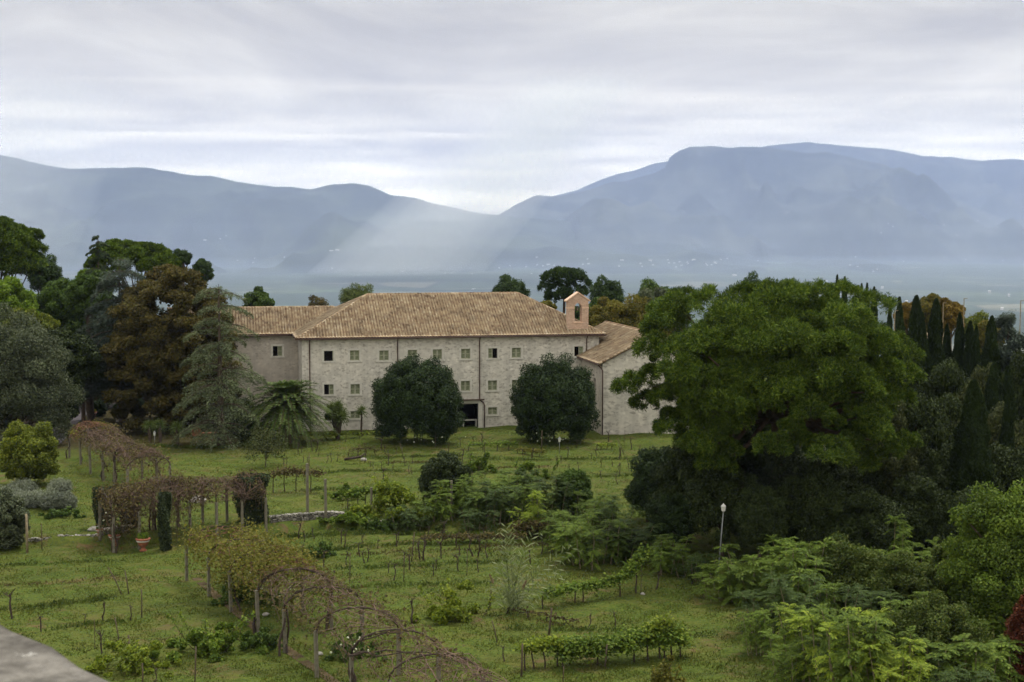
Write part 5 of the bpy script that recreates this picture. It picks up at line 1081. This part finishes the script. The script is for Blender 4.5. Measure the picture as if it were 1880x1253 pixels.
stake(50, 1016, 74, 0, .085, 'square weathered post at the left edge by the ivy bush', 'palewood', 'wooden_post')
for px, base, hp, lab in ((565, 962, 100, 'concrete post leftmost in the middle vine row on the stone wall'), (598, 954, 76, 'concrete post right of the leftmost in the middle vine row'), (682, 938, 44, 'concrete post left of the yellow vine'), (794, 926, 46, 'pale post before the dark meadow bush'), (829, 956, 64, 'greenish post in the thicket right of the dark meadow bush'), (459, 946, 36, 'post at the foot of the ivy column')):
    p = at(px, base); h = hp / F * p.y; b = BM(); b.box(-.085, .085, -.085, .085, -.3, h); b.bevel(.015); o = b.build('concrete_post', M['concrete']); o.location = p; o.rotation_euler = (0, 0, rs.uniform(0, 1)); tag(o, lab, 'post', 'concrete vineyard posts')

# leafy vine rows trained on wires
def vine_row(path, label, cm, n, seed, rad=.35, L=.085, W=.075, cane=True):
    rng = np.random.default_rng(seed); P = [np.array(q) for q in path]; ts = np.linspace(0, len(P) - 1, n); c = np.stack([np.interp(ts, np.arange(len(P)), [q[k] for q in P]) for k in range(3)], -1)
    base = Vector(c.mean(0)); base.z = gz(base.x, base.y); c = c + rng.normal(0, rad, (n, 3)) * np.array([1, .7, .6]); lf = LF(); u, v = leaf_dirs(np.tile([0, -.3, .9], (n, 1)) + rng.normal(0, .3, (n, 3)), rng, .3, .8, .6); s = rng.uniform(.7, 1.3, n)[:, None]; lf.add(c, u * L * s, v * W * s)
    t = empty('vine_row', base, 0, label, 'grapevine'); me = lf.mesh('foliage'); me.transform(Matrix.Translation(-base)); link('foliage', me, M[cm], t)
    tb = TB(); q = np.stack(P); q = np.stack([np.interp(np.linspace(0, len(P) - 1, 16), np.arange(len(P)), q[:, k]) for k in range(3)], -1) + rng.normal(0, .05, (16, 3)); tb.add(q, np.full(16, .025), 5)
    for i in range(0, 16, 4): b = q[i].copy(); b[2] = gz(b[0], b[1]) - .2; tb.add(curve_pts(b, q[i], 5, .05, rng), np.linspace(.05, .03, 5), 5)
    me = tb.mesh('stem'); me.transform(Matrix.Translation(-base)); link('stem', me, M['vinebark'], t)
def wp(px, base, up): p = at(px, base); return (p.x, p.y, p.z + up)
vine_row([wp(1000, 1118, .9), wp(1055, 1107, .95), wp(1110, 1100, .95), wp(1150, 1095, 1.3), wp(1168, 1090, 1.9), wp(1185, 1085, 2.5)], 'leafy grapevine row rising to a pole at its right end', 'vineleaf', 2600, 400, .24)
vine_row([wp(965, 1232, 1.2), wp(1000, 1225, 1.2), wp(1040, 1222, 1.1)], 'yellow green beginning of the near vine row', 'vineyellow', 1100, 401, .25)
vine_row([wp(1030, 1225, .9), wp(1080, 1222, .95), wp(1130, 1218, 1.0), wp(1180, 1212, 1.15), wp(1220, 1210, 1.25), wp(1235, 1208, 1.2)], 'dense dark green near vine row with a peak at the right', 'vineleaf', 6500, 402, .42)
vine_row([wp(1190, 1214, 1.5), wp(1218, 1210, 2.0), wp(1240, 1208, 1.2), wp(1262, 1205, .6)], 'raised yellowish end of the near vine row', 'vineyellow', 900, 403, .25)
vine_row([wp(640, 935, 1.25), wp(670, 933, 1.3), wp(700, 930, 1.3)], 'thin green vine trailing left of the bright yellow vine', 'vineleaf', 700, 404, .25, .1, .085)
vine_row([wp(500, 905, 1.6), wp(540, 903, 1.7), wp(590, 905, 1.6)], 'thin withered vine on the middle row posts', 'vinebrown', 800, 405, .3, .1, .07)
vine_row([wp(595, 808, .5), wp(630, 806, .5), wp(680, 806, .6), wp(740, 806, .6)], 'pale low vine line before the left round bush', 'vineyellow', 420, 406, .2, .1, .07)
vine_row([wp(860, 828, .6), wp(910, 828, .7), wp(950, 826, .7)], 'thin low vine line before the house between the round bushes', 'vineleaf', 420, 407, .2, .1, .07)
vine_row([wp(1095, 826, .5), wp(1130, 826, .5)], 'short yellow vine line under the chapel', 'vineyellow', 160, 408, .15, .1, .07)
vine_row([wp(950, 832, .4), wp(1000, 840, .5)], 'yellow tinged low vine before the right round bush', 'vinegold', 300, 409, .2, .1, .07)
vine_row([wp(930, 1128, .35), wp(1000, 1140, .35), wp(1062, 1150, .3)], 'fallen dry cane bundle lying right of the reeds', 'vinebrown', 120, 410, .1)
vine_row([wp(780, 1000, .5), wp(850, 1000, .55), wp(900, 998, .5), wp(960, 1000, .6)], 'russet withered vine line below the meadow thicket', 'vinebrown', 900, 411, .22)
vine_row([wp(950, 990, .9), wp(985, 992, 1.0), wp(1015, 990, .9)], 'russet vine heap left of the feather leaved thicket end', 'vinebrown', 1300, 412, .35)
vine_row([wp(640, 838, .4), wp(670, 838, .8), wp(700, 836, .5)], 'small russet bare vine in the far meadow before the left round bush', 'vinebrown', 260, 413, .25, .09, .05)

# ------------------------------------------------------------------ pergolas: concrete posts, iron hoops, vines over them
def pergola(label, A, Bp, n, width, ph, rise, post_skip=(), skew=None):
    """two rows of concrete posts from A to B joined by iron hoops"""
    A = Vector(A); Bp = Vector(Bp); d = (Bp - A); d.z = 0; Lg = d.length; d.normalize(); s = Vector((-d.y, d.x, 0)); s = s if s.x > 0 else -s; s = Vector((*skew, 0)) / width if skew else s; c = (A + Bp) / 2 + s * width / 2; c.z = gz(c.x, c.y); t = empty('pergola', c, 0, label, 'pergola'); hoops = []
    pr = random.Random(int(A.x * 10))
    for i in range(n):
        q = A + d * Lg * i / (n - 1); ends = []
        for k in (0, 1):
            e = q + s * width * k + Vector((pr.uniform(-.08, .08), pr.uniform(-.08, .08), 0)); z = gz(e.x, e.y); top = z + ph + pr.uniform(-.1, .1); ends.append(Vector((e.x, e.y, top)))
            if (i, k) in post_skip: continue
            b = BM(); b.box(-.085, .085, -.085, .085, z - c.z - .3, top - c.z); b.bevel(.015); o = b.build('post', M['concrete'], t); o.location = (e.x - c.x, e.y - c.y, 0); o.rotation_euler = (pr.uniform(-.02, .02), pr.uniform(-.03, .03), 0.57)
        th = np.linspace(math.pi, 0, 13); a, e = ends; m = (a + e) / 2; hx = (e - a) / 2
        P = np.array([list(m + hx * math.cos(q_) + Vector((0, 0, rise * math.sin(q_)))) for q_ in th]); b = BM(); b.tube(P - np.array(c), .042, 6); b.build('hoop', M['vinebark'], t, True); hoops.append(P)
    return t, np.stack(hoops)
def vine_over(hoops, label, cm, nleaf, ntwig, seed, i0=0, i1=None, hang=.5, tm='twig', trunks=6, spread=.2, wild=.0, L=.085, W=.065, band=(0, 1)):
    """a climbing vine: woody stems up the posts, a tangle of canes over the hoops, leaves"""
    rng = np.random.default_rng(seed); hp = hoops[i0:i1].copy(); nh, K, _ = hp.shape
    if wild: hp[:, :, 2] += wild * np.repeat(rng.normal(0, 1, (nh, 4)), 4, 1)[:, :K]
    def onroof(a, b): 
        a = np.clip(a, 0, nh - 1 - 1e-6); b = np.clip(b, 0, K - 1 - 1e-6); ia = a.astype(int); ib = b.astype(int); fa = (a - ia)[..., None]; fb = (b - ib)[..., None]; ia2 = np.minimum(ia + 1, nh - 1)
        return (hp[ia, ib] * (1 - fb) + hp[ia, ib + 1] * fb) * (1 - fa) + (hp[ia2, ib] * (1 - fb) + hp[ia2, ib + 1] * fb) * fa
    org = Vector(hp.reshape(-1, 3).mean(0)); org.z = gz(org.x, org.y); t = empty('climbing_vine', org, 0, label, 'grapevine'); tb = TB()
    a0 = rng.uniform(0, nh - 1, ntwig); b0 = rng.uniform(band[0], band[1], ntwig) * (K - 1); st = np.linspace(0, 1, 6); aa = a0[:, None] + rng.normal(0, .5, ntwig)[:, None] * st; bb = b0[:, None] + rng.normal(0, 3.0, ntwig)[:, None] * st
    P = onroof(aa, bb) + rng.normal(0, .09, (ntwig, 6, 3)) + np.array([0, 0, 1.]) * (rng.uniform(-.15, .30, ntwig)[:, None] - (rng.random(ntwig) < .3)[:, None] * hang * st[None] ** 1.5 * rng.uniform(.3, 1.6, ntwig)[:, None])[..., None]
    tb.add(P, np.linspace(.019, .008, 6)[None] * rng.uniform(.7, 1.5, ntwig)[:, None], 3); V = []
    bigs = []
    for q in range(trunks):
        big = TB(); bigs.append(big)
        i = rng.integers(0, nh); k = rng.integers(0, 2); e = hp[i, 0 if k == 0 else -1].copy(); f = e + np.array([rng.normal(0, .2), rng.normal(0, .2), 0]); f[2] = gz(f[0], f[1]) - .2
        big.add(curve_pts(f, e, 8, .12, rng), np.linspace(.07, .045, 8), 6); 
        b = np.linspace(0 if k == 0 else K - 1.01, K * rng.uniform(.4, .8), 8); big.add(onroof(np.full(8, float(i)) + np.linspace(0, rng.normal(0, .6), 8), b) + rng.normal(0, .05, (8, 3)), np.linspace(.045, .018, 8), 5)
    lf = LF(); a = rng.uniform(0, nh - 1, nleaf); b = rng.uniform(band[0], band[1], nleaf) * (K - 1); C = onroof(a, b) + rng.normal(0, spread, (nleaf, 3)); C[:, 2] += .1 - (rng.random(nleaf) < .35) * hang * rng.random(nleaf) * 1.3
    patch = np.sin(a * 2.1 + seed) + np.sin(b * .9 + a) + rng.normal(0, .5, nleaf) > -.4; C = C[patch]
    u, v = leaf_dirs(np.tile([0, -.3, .8], (len(C), 1)), rng, .3, .8, .7); s = rng.uniform(.6, 1.3, len(C))[:, None]; lf.add(C, u * L * s, v * W * s); T = Matrix.Translation(-org)
    for nm, me, mm in (('cane', tb.mesh('cane'), tm), *(('stem', g_.mesh('stem'), 'vinebark') for g_ in bigs), ('foliage', lf.mesh('foliage'), cm)): me.transform(T); link(nm, me, M[mm], t)
    return t
pg, hf = pergola('long hooped pergola of concrete posts running down the near meadow', at(345, 1066), at(800, 1412), 9, 3.6, 2.3, 1.1, (), (3.9, .7))
vine_over(hf, 'golden leaved vine over the upper end of the front pergola', 'vinegold', 15000, 200, 500, 0, 4, 1.3, 'twigred', 4, .42, .14)
vine_over(hf, 'withered thinly leaved vine over the middle of the front pergola', 'vinebrown', 1700, 130, 501, 3, 6, .8, 'twig', 7, .3, .12)
vine_over(hf, 'bare tangled vine over the lower end of the front pergola', 'vinebrown', 900, 200, 502, 5, 9, 1.0, 'twig', 8, .3, .12)
pgm, hm_ = pergola('hooped pergola crossing the middle of the garden behind the urns', at(186, 1000), at(462, 955), 7, 3.0, 2.55, .95)
vine_over(hm_, 'brown withered vine roof over the left half of the middle pergola', 'vinebrown', 8000, 500, 503, 0, 4, 1.9, 'twig', 6, .34, .22)
vine_over(hm_, 'russet vine roof over the right half of the middle pergola', 'vinebrown', 3600, 380, 504, 3, 7, .7, 'twig', 5, .24, .12)
pgb, hb = pergola('low hooped pergola at the back left by the road', at(128, 842), at(236, 915), 6, 3.4, 2.3, .95)
vine_over(hb, 'grey brown withered vine over the back left pergola', 'vinebrown', 5200, 460, 505, 1, 6, 1.6, 'twig', 6, .34, .22)
vine_over(hb, 'yellowing vine on the roadside end of the back left pergola', 'vinegold', 900, 120, 506, 0, 2, .3, 'vinebark' and 'twigred', 3, .18)
def ivy_column(px, base, top, w, label, seed, n=5200):
    p = at(px, base); h = atY(px, top, p.y).z - p.z; r = w / F * p.y / 2; rng = np.random.default_rng(seed); zz = rng.uniform(0, h, n); a = rng.uniform(0, 6.28, n); d = np.stack([np.cos(a), np.sin(a), 0 * a], -1); rr = r * (.7 + .25 * np.sin(a * 3 + zz * 2) + .15 * (zz / h)) * rng.uniform(.7, 1.1, n); lf = LF(); u, v = leaf_dirs(d, rng, .3, .8, .6); lf.add(d * rr[:, None] + np.stack([0 * zz, 0 * zz, zz], -1), u * .08, v * .06)
    o = empty('ivy_column', p, 0, label, 'ivy'); link('foliage', lf.mesh('foliage'), M['ivy'], o); b = BM(); b.box(-.09, .09, -.09, .09, -.3, h * .93); b.build('post', M['concrete'], o)
ivy_column(462, 962, 872, 62, 'thick dark ivy column at the right end of the middle pergola', 510, 9000)
ivy_column(303, 1010, 905, 24, 'ivy clad post between the urns and the golden vine', 511)
ivy_column(190, 985, 895, 34, 'ivy clad post at the left end of the middle pergola', 512)
ivy_column(238, 985, 890, 40, 'ivy clad post behind the left urn', 513)

# ------------------------------------------------------------------ dry stone walls, urns, small garden things
def dry_wall(pts, h, label, seed):
    rng = np.random.default_rng(seed); P = [at(*q) for q in pts]; b = BM(); o = P[0].copy()
    for a, c in zip(P, P[1:]):
        L = (c - a).length; dirv = (c - a).normalized(); nrow = 3
        for r in range(nrow):
            x = -rng.uniform(0, .2)
            while x < L:
                w = rng.uniform(.2, .5); hh = h / nrow; q = a + dirv * (x + w / 2); z = gz(q.x, q.y - .6); v = b.box(-w / 2, w / 2, -.2, .22, 0, hh * rng.uniform(.85, 1.15)); Mx = Matrix.Translation(Vector((q.x, q.y, z - .12 + r * hh)) - o) @ Matrix.Rotation(math.atan2(dirv.y, dirv.x) + rng.normal(0, .08), 4, 'Z') @ Matrix.Rotation(rng.normal(0, .05), 4, 'X')
                for t in v: t.co += Vector(rng.normal(0, .025, 3))
                bmesh.ops.transform(b.b, matrix=Mx, verts=v); x += w * rng.uniform(.92, 1.02)
    b.bevel(.03); ob = b.build('dry_stone_wall', M['drystone']); ob.location = o; return tag(ob, label, 'stone wall')
dry_wall([(497, 973), (540, 972), (600, 968), (680, 968), (770, 968)], .62, 'low dry stone wall across the middle of the meadow', 600)
dry_wall([(52, 1002), (110, 1000), (180, 998), (235, 994)], .6, 'low dry stone wall at the left behind the wooden post', 601)
def urn(px, base, s, label, plant):
    p = at(px, base); t = empty('urn', p, 0, label, 'urn', 'terracotta urns'); t.scale = (s,) * 3; b = BM(); b.lathe([(.16, 0), (.17, .05), (.10, .10), (.09, .18), (.2, .28), (.27, .42), (.28, .5), (.33, .53), (.33, .58), (.28, .58)], n=18); b.build('bowl', M['terra'], t, True)
    b = BM(); b.lathe([(.285, .44), (.295, .46), (.295, .49), (.285, .505)], n=18); b.build('rim_band', M['surround'], t, True)
    rng = np.random.default_rng(px); lf = LF(); blobs(lf, [(0, 0, .62), (.1, .05, .68), (-.12, 0, .66)], [.22, .16, .16], 90, .06, .03, rng); link('plant', lf.mesh('plant'), M[plant], t)
urn(211, 1002, 1.35, 'terracotta urn with a plant between two posts of the middle pergola', 'midgreen'); urn(263, 1012, 1.5, 'larger terracotta urn on the grass right of the pergola posts', 'green'); urn(183, 999, .8, 'small terracotta pot by the left stone wall end', 'midgreen')
urn(172, 768, 1.2, 'orange terracotta bowl under the first ball bush by the road', 'vinegold')
def pot(px, base, label, lying):
    p = at(px, base); b = BM(); b.lathe([(.28, 0), (.40, .3), (.46, .55), (.5, .56), (.5, .64), (.42, .64), (.38, .5)], n=18)
    if lying: bmesh.ops.rotate(b.b, verts=b.b.verts[:], matrix=Matrix.Rotation(1.45, 3, 'X')); bmesh.ops.translate(b.b, verts=b.b.verts[:], vec=(0, 0, .48))
    o = b.build('terracotta_pot', M['terra'], smooth=True); o.location = p; o.rotation_euler = (0, 0, .3); tag(o, label, 'pot')
pot(360, 802, 'round orange terracotta pot lying on its side in the shaded garden', True)
b = BM(); b.box(-1.1, 1.1, -.25, .25, .32, .42); b.box(-.9, -.7, -.2, .2, -.1, .315); b.box(.7, .9, -.2, .2, -.1, .315); b.bevel(.02); o = b.build('garden_bench', M['terra']); o.location = at(385, 802); tag(o, 'long low orange bench right of the lying pot', 'bench')
def rock(px, base, r, label, m='white'):
    p = at(px, base); rng = np.random.default_rng(px); b = bmesh.new(); bmesh.ops.create_icosphere(b, subdivisions=2, radius=r)
    for v in b.verts: v.co = Vector((v.co.x * 1.35, v.co.y, v.co.z * .62)) * (1 + rng.normal(0, .08)) + Vector((0, 0, r * .3))
    me = bpy.data.meshes.new('stone'); b.to_mesh(me); b.free(); o = link('stone', me, M[m]); o.location = p; o.rotation_euler = (0, 0, px); tag(o, label, 'stone', 'pale garden stones')
rock(221, 774, .42, 'pale flat stone left of its twin below the ball bushes'); rock(246, 774, .5, 'larger pale flat stone below the ball bushes'); rock(362, 922, .55, 'pale stone under the hoops of the middle pergola'); rock(668, 846, .3, 'white stone lying in the far meadow grass'); rock(488, 1130, .17, 'small white stone under the front pergola'); rock(587, 1202, .16, 'small white stone beside a front pergola post'); rock(176, 975, .38, 'tan stone beside the left urn')
rock(1180, 1092, .14, 'small white stone at the foot of the thin pale rod')
# fallen log in the far meadow
b = BM(); b.tube([(-.9, 0, .12), (-.2, .1, .2), (.6, 0, .35), (1.0, .1, .6)], [.1, .13, .1, .05], 7); o = b.build('fallen_branch', M['vinebark'], smooth=True); o.location = at(650, 846); tag(o, 'dark fallen branch lying in the far meadow beside a white stone', 'branch')
# white roses
def roses(px, base, w, h, n, label):
    p = at(px, base); rng = np.random.default_rng(px + n); lf = LF(); c = rng.normal(0, 1, (n, 3)) * np.array([w, w * .6, h]); c[:, 2] = np.abs(c[:, 2]) + .5; k = np.repeat(np.arange(n), 9); d = rdirs(len(k), rng); u, v = leaf_dirs(d, rng, .2, .9, .3); lf.add(c[k] + d * .045, u * .05, v * .045); o = empty('white_rose', p, 0, label, 'roses'); link('blossom', lf.mesh('blossom'), M['flower'], o)
    tb = TB()
    for i in range(n): tb.add(curve_pts((c[i, 0] * .4, c[i, 1] * .4, -.1), c[i], 5, .05, rng), np.linspace(.014, .007, 5), 4)
    link('stem', tb.mesh('stem'), M['midgreen'], o)
roses(450, 1098, .5, .8, 14, 'white roses blooming inside the upper front pergola'); roses(525, 1110, .5, .5, 10, 'white roses low between two front pergola posts'); roses(640, 1215, .4, .6, 9, 'white roses under the nearest pergola hoop'); roses(1010, 820, 1.2, .5, 22, 'white flowers at the foot of the right round bush'); roses(780, 818, 1.5, .4, 18, 'pale flowers at the foot of the left round bush'); roses(210, 975, .5, .4, 16, 'white flowers above the left urn')

# lamps
def lamp(px, base, top, label, r=.04, head=.16, plain=False):
    p = at(px, base); h = atY(px, top, p.y).z - p.z; t = empty('garden_lamp', p, 0, label, 'lamp'); lean = .3 if not plain else 0; b = BM(); b.tube([(0, 0, -.2), (lean * .5, 0, (h - .5) / 2), (lean, 0, h - .5)], [r * 1.3, r, r * .9], 8); b.build('post', M['iron'], t, True)
    b = BM(); b.lathe([(.05, h - .5), (.08, h - .47), (head * .75, h - .42), (head, h - .14), (head * .7, h - .13)], (lean, 0, 0), 10); b.build('lantern', M['lamp'], t)
    b = BM(); b.lathe([(head * 1.15, h - .135), (head * .7, h - .06), (.05, h), (.02, h + .06)], (lean, 0, 0), 10); b.build('cap', M['iron'] if plain else M['lamp'], t)
lamp(1318, 1056, 926, 'slim grey lamp post with white lantern on the meadow edge under the pine')
lamp(1027, 834, 803, 'lamp with pale lantern before the right round bush', .03, .13, True)
lamp(284, 818, 792, 'low garden lamp among the shaded yuccas', .04, .12, True)
b = BM(); b.tube([(0, 0, -.2), (0, 0, 2.6)], .05, 7); t = b.build('marker_post', M['palewood']); t.location = Vector((at(1482, 1010).x, 88, gz(at(1482, 1010).x, 88))); tag(t, 'short pale post in the shade right of the ivy trunk', 'post')
b = BM(); b.box(-.8, .8, -.35, .35, .62, .7)
for x in (-.7, .7): b.box(x - .05, x + .05, -.3, .3, -.1, .615)
b.bevel(.01); o = b.build('table', M['surround']); q = u_of(858); o.location = (B0.x + q * CA - 2 * -SA * 1 - SA * 1.2, B0.y + q * SA + 1.0, .0); o.rotation_euler = (0, 0, ANG); tag(o, 'pale low table in the dark entrance of the long house', 'table')

# road at the left
def ribbon(name, pts, w, m, dz=.03, kind='structure'):
    P = [at(*q) for q in pts]; c = np.array(P); t = nrm(np.gradient(c, axis=0) * np.array([1, 1, 0])); s = np.stack([-t[:, 1], t[:, 0], 0 * t[:, 0]], -1); tt = np.linspace(0, len(P) - 1, 60); V = []
    cc = np.stack([np.interp(tt, np.arange(len(P)), c[:, k]) for k in range(2)], -1); ss = np.stack([np.interp(tt, np.arange(len(P)), s[:, k]) for k in range(2)], -1)
    for k in (-1, -.5, 0, .5, 1): q = cc + ss * w / 2 * k; V.append(np.stack([q[:, 0], q[:, 1], ground_z(q[:, 0], q[:, 1]) + dz + .05], -1))
    V = np.stack(V, 1).reshape(-1, 3); i = (np.arange(59)[:, None] * 5 + np.arange(4)[None]).reshape(-1); return tag(link(name, np_mesh(name, V, np.stack([i, i + 1, i + 6, i + 5], -1), True), m), kind=kind)
ribbon('road', [(20, 850), (80, 808), (105, 780), (135, 757), (190, 747), (260, 745), (340, 744), (420, 744)], 4.2, plainmat('asphalt', (.085, .075, .08), .85, .2, .15, 1.5))
ribbon('path', [(360, 1062), (440, 1130), (530, 1195), (640, 1270)], .55, plainmat('earth_path', (.075, .055, .03), .95, .1, .5, 1.2), -.02)
# fallen leaves and soil under the chestnut, their dark colour also painting in tree shade
ribbon('shade_litter', [(200, 735), (280, 732), (360, 734)], 9, plainmat('shade_litter', (.10, .06, .03), .95, .1, .4, 1.2), .0)

# ------------------------------------------------------------------ grass
def grass(n, name, x0, x1, y0, y1, hmin, hmax, w, seed, thr):
    rng = np.random.default_rng(seed); m = n * 3; y = 1 / rng.uniform(1 / y1, 1 / y0, m); x = rng.uniform(x0, x1, m)
    f = np.sin(x * .9 + 2.2 * np.sin(y * .35)) + np.sin(y * 1.3 + 1.7 * np.sin(x * .5)) + .8 * np.sin(x * 2.7 + y * 1.9) + rng.normal(0, .8, m); k = f > thr; x, y, f = x[k][:n], y[k][:n], f[k][:n]
    inside = (x > -.372 * y) & (x < 20); x, y, f = x[inside], y[inside], f[inside]; z = ground_z(x, y) - .02; nn = len(x); h = rng.uniform(hmin, hmax, nn) * (1 + .18 * np.clip(f, -1, 3)); d = nrm(np.stack([rng.normal(0, .45, nn), rng.normal(0, .45, nn), np.ones(nn)], -1)); u = d * (h / 2)[:, None]; a = rng.uniform(0, 3.14, nn); v = np.stack([np.cos(a), np.sin(a), 0 * a], -1) * w * rng.uniform(.6, 1.5, nn)[:, None]
    return tag(link(name, diamonds(name, np.stack([x, y, z], -1) + u * .9, u, v), M['grassblade']), kind='stuff')
grass(260000, 'grass', -40, 20, 62, 150, .05, .13, .025, 700, -1.6)
def weed_rows(rows, m, name, seed, per=900):
    rng = np.random.default_rng(seed); C = []; U = []; V = []
    for x0, y0, x1, y1, n_, hh in rows:
        a, b = np.array(at(x0, y0)), np.array(at(x1, y1)); n = int(per * n_ * np.linalg.norm(b - a) / 10); t = rng.random(n)[:, None]; gate = np.sin(t[:, 0] * 23 + y0) + np.sin(t[:, 0] * 61 + x0) + rng.normal(0, .7, n) > -.5; t = t[gate]; n = len(t)
        q = a + (b - a) * t + rng.normal(0, .28, (n, 3)); q[:, 2] = ground_z(q[:, 0], q[:, 1]); h = rng.uniform(.4, 1.2, n) * hh; d = nrm(np.stack([rng.normal(0, .6, n), rng.normal(0, .6, n), np.ones(n)], -1)); u = d * (h / 2)[:, None]; v = rng.normal(0, 1, (n, 3)); v = nrm(np.cross(d, v)) * rng.uniform(.02, .05, n)[:, None]; C.append(q + u * .9); U.append(u); V.append(v)
    return tag(link(name, diamonds(name, np.concatenate(C), np.concatenate(U), np.concatenate(V)), M[m]), kind='stuff')
weed_rows(((500, 870, 790, 866, 1, .3), (640, 842, 850, 838, 1, .3), (860, 842, 1180, 846, 1, .3), (510, 1012, 900, 1000, 1, .3), (620, 1045, 930, 1030, 1, .28), (640, 1082, 900, 1070, 1, .26), (0, 1120, 210, 1098, 1.3, .3), (90, 1158, 230, 1142, 1.2, .3), (0, 1040, 230, 1030, .8, .22), (500, 985, 760, 980, 1.6, .35), (760, 985, 1040, 980, 1.5, .4), (930, 1155, 1150, 1160, 1, .26), (560, 902, 720, 900, 1, .3), (1000, 880, 1180, 872, 1, .28), (520, 800, 700, 800, 1.4, .35), (260, 820, 470, 820, 1.4, .4), (1040, 1190, 1300, 1165, .8, .22)), 'robinia', 'weed_strip', 702, 1000)
weed_rows(((620, 1022, 930, 1010, .7, .22), (0, 1075, 220, 1062, .6, .18), (840, 862, 1000, 858, .8, .25), (700, 852, 860, 852, .8, .25), (880, 1005, 1010, 1000, 1, .3), (960, 1140, 1080, 1155, .6, .2)), 'vinebrown', 'dry_weed_strip', 703, 900)
grass(8000, 'tall_weeds', -40, 20, 62, 150, .16, .34, .03, 701, 2.2)

# ------------------------------------------------------------------ houses far down in the valley
hmesh = []
for q, (w, dp, h) in enumerate(((12, 8, 5), (16, 9, 5), (9, 9, 6), (28, 11, 5))):
    b = BM(); b.box(-w / 2, w / 2, -dp / 2, dp / 2, -6, h); b.prism([(-w / 2 - 1, -dp / 2 - 1, h + .01), (-w / 2 - 1, dp / 2 + 1, h + .01), (-w / 2 - 1, 0, h + dp * .25)], (w + 2, 0, 0)); bmesh.ops.recalc_face_normals(b.b, faces=b.b.faces[:]); me = bpy.data.meshes.new('far_house'); b.b.to_mesh(me); b.b.free(); hmesh.append(me)
mh = [plainmat('far_wall_' + n_, c_, .8, .2, .05) for n_, c_ in (('white', (.6, .58, .55)), ('cream', (.45, .4, .34)))]
for me in hmesh: me.materials.append(mh[0])
def hill_point(px, py):
    best = None
    for Xg, Yg, Z in HILLS[:3]:
        sx = 940 + F * Xg / (Yg * CP + (CAM_H - Z) * SP); sy = 626.5 - F * ((Z - CAM_H) * CP + Yg * SP) / (Yg * CP - (Z - CAM_H) * SP)
        k = np.argmin((sx - px) ** 2 * .3 + (sy - py) ** 2); k = np.unravel_index(k, sx.shape)
        if abs(sx[k] - px) < 14 and abs(sy[k] - py) < 5 and (best is None or Yg[k] < best.y): best = Vector((Xg[k], Yg[k], Z[k]))
    q = atz(px, py, PLAIN) if py > 445 else None
    if q is not None and (best is None or q.y < best.y): best = q
    return best
rv = random.Random(77)
VIL = (('far pale house in the village at the foot of the right hand mountain', 'village below the right hand mountain', 34, 900, 1340, 476, 492), ('far pale house on the lower slope of the right hand mountain', 'houses on the right hand slope', 22, 1600, 1880, 402, 432),
       ('far pale house scattered on the foot of the left hand ridge', 'houses below the left hand ridge', 16, 230, 700, 420, 500), ('far pale house scattered over the hazy valley fields at the right', 'houses in the right hand fields', 24, 1340, 1880, 470, 570), ('far pale house in the valley just above the long roof', 'houses above the long roof', 22, 680, 1000, 500, 536))
for lab, grp, n, xa, xb, ya, yb in VIL:
    for k in range(n):
        q = hill_point(rv.uniform(xa, xb), rv.uniform(ya, yb))
        if q is None: continue
        o = link('far_house', hmesh[rv.choice((0, 0, 0, 1, 1, 2, 2, 3))]); o.location = q; o.rotation_euler = (0, 0, rv.uniform(-.5, .5)); tag(o, lab, 'house', grp)
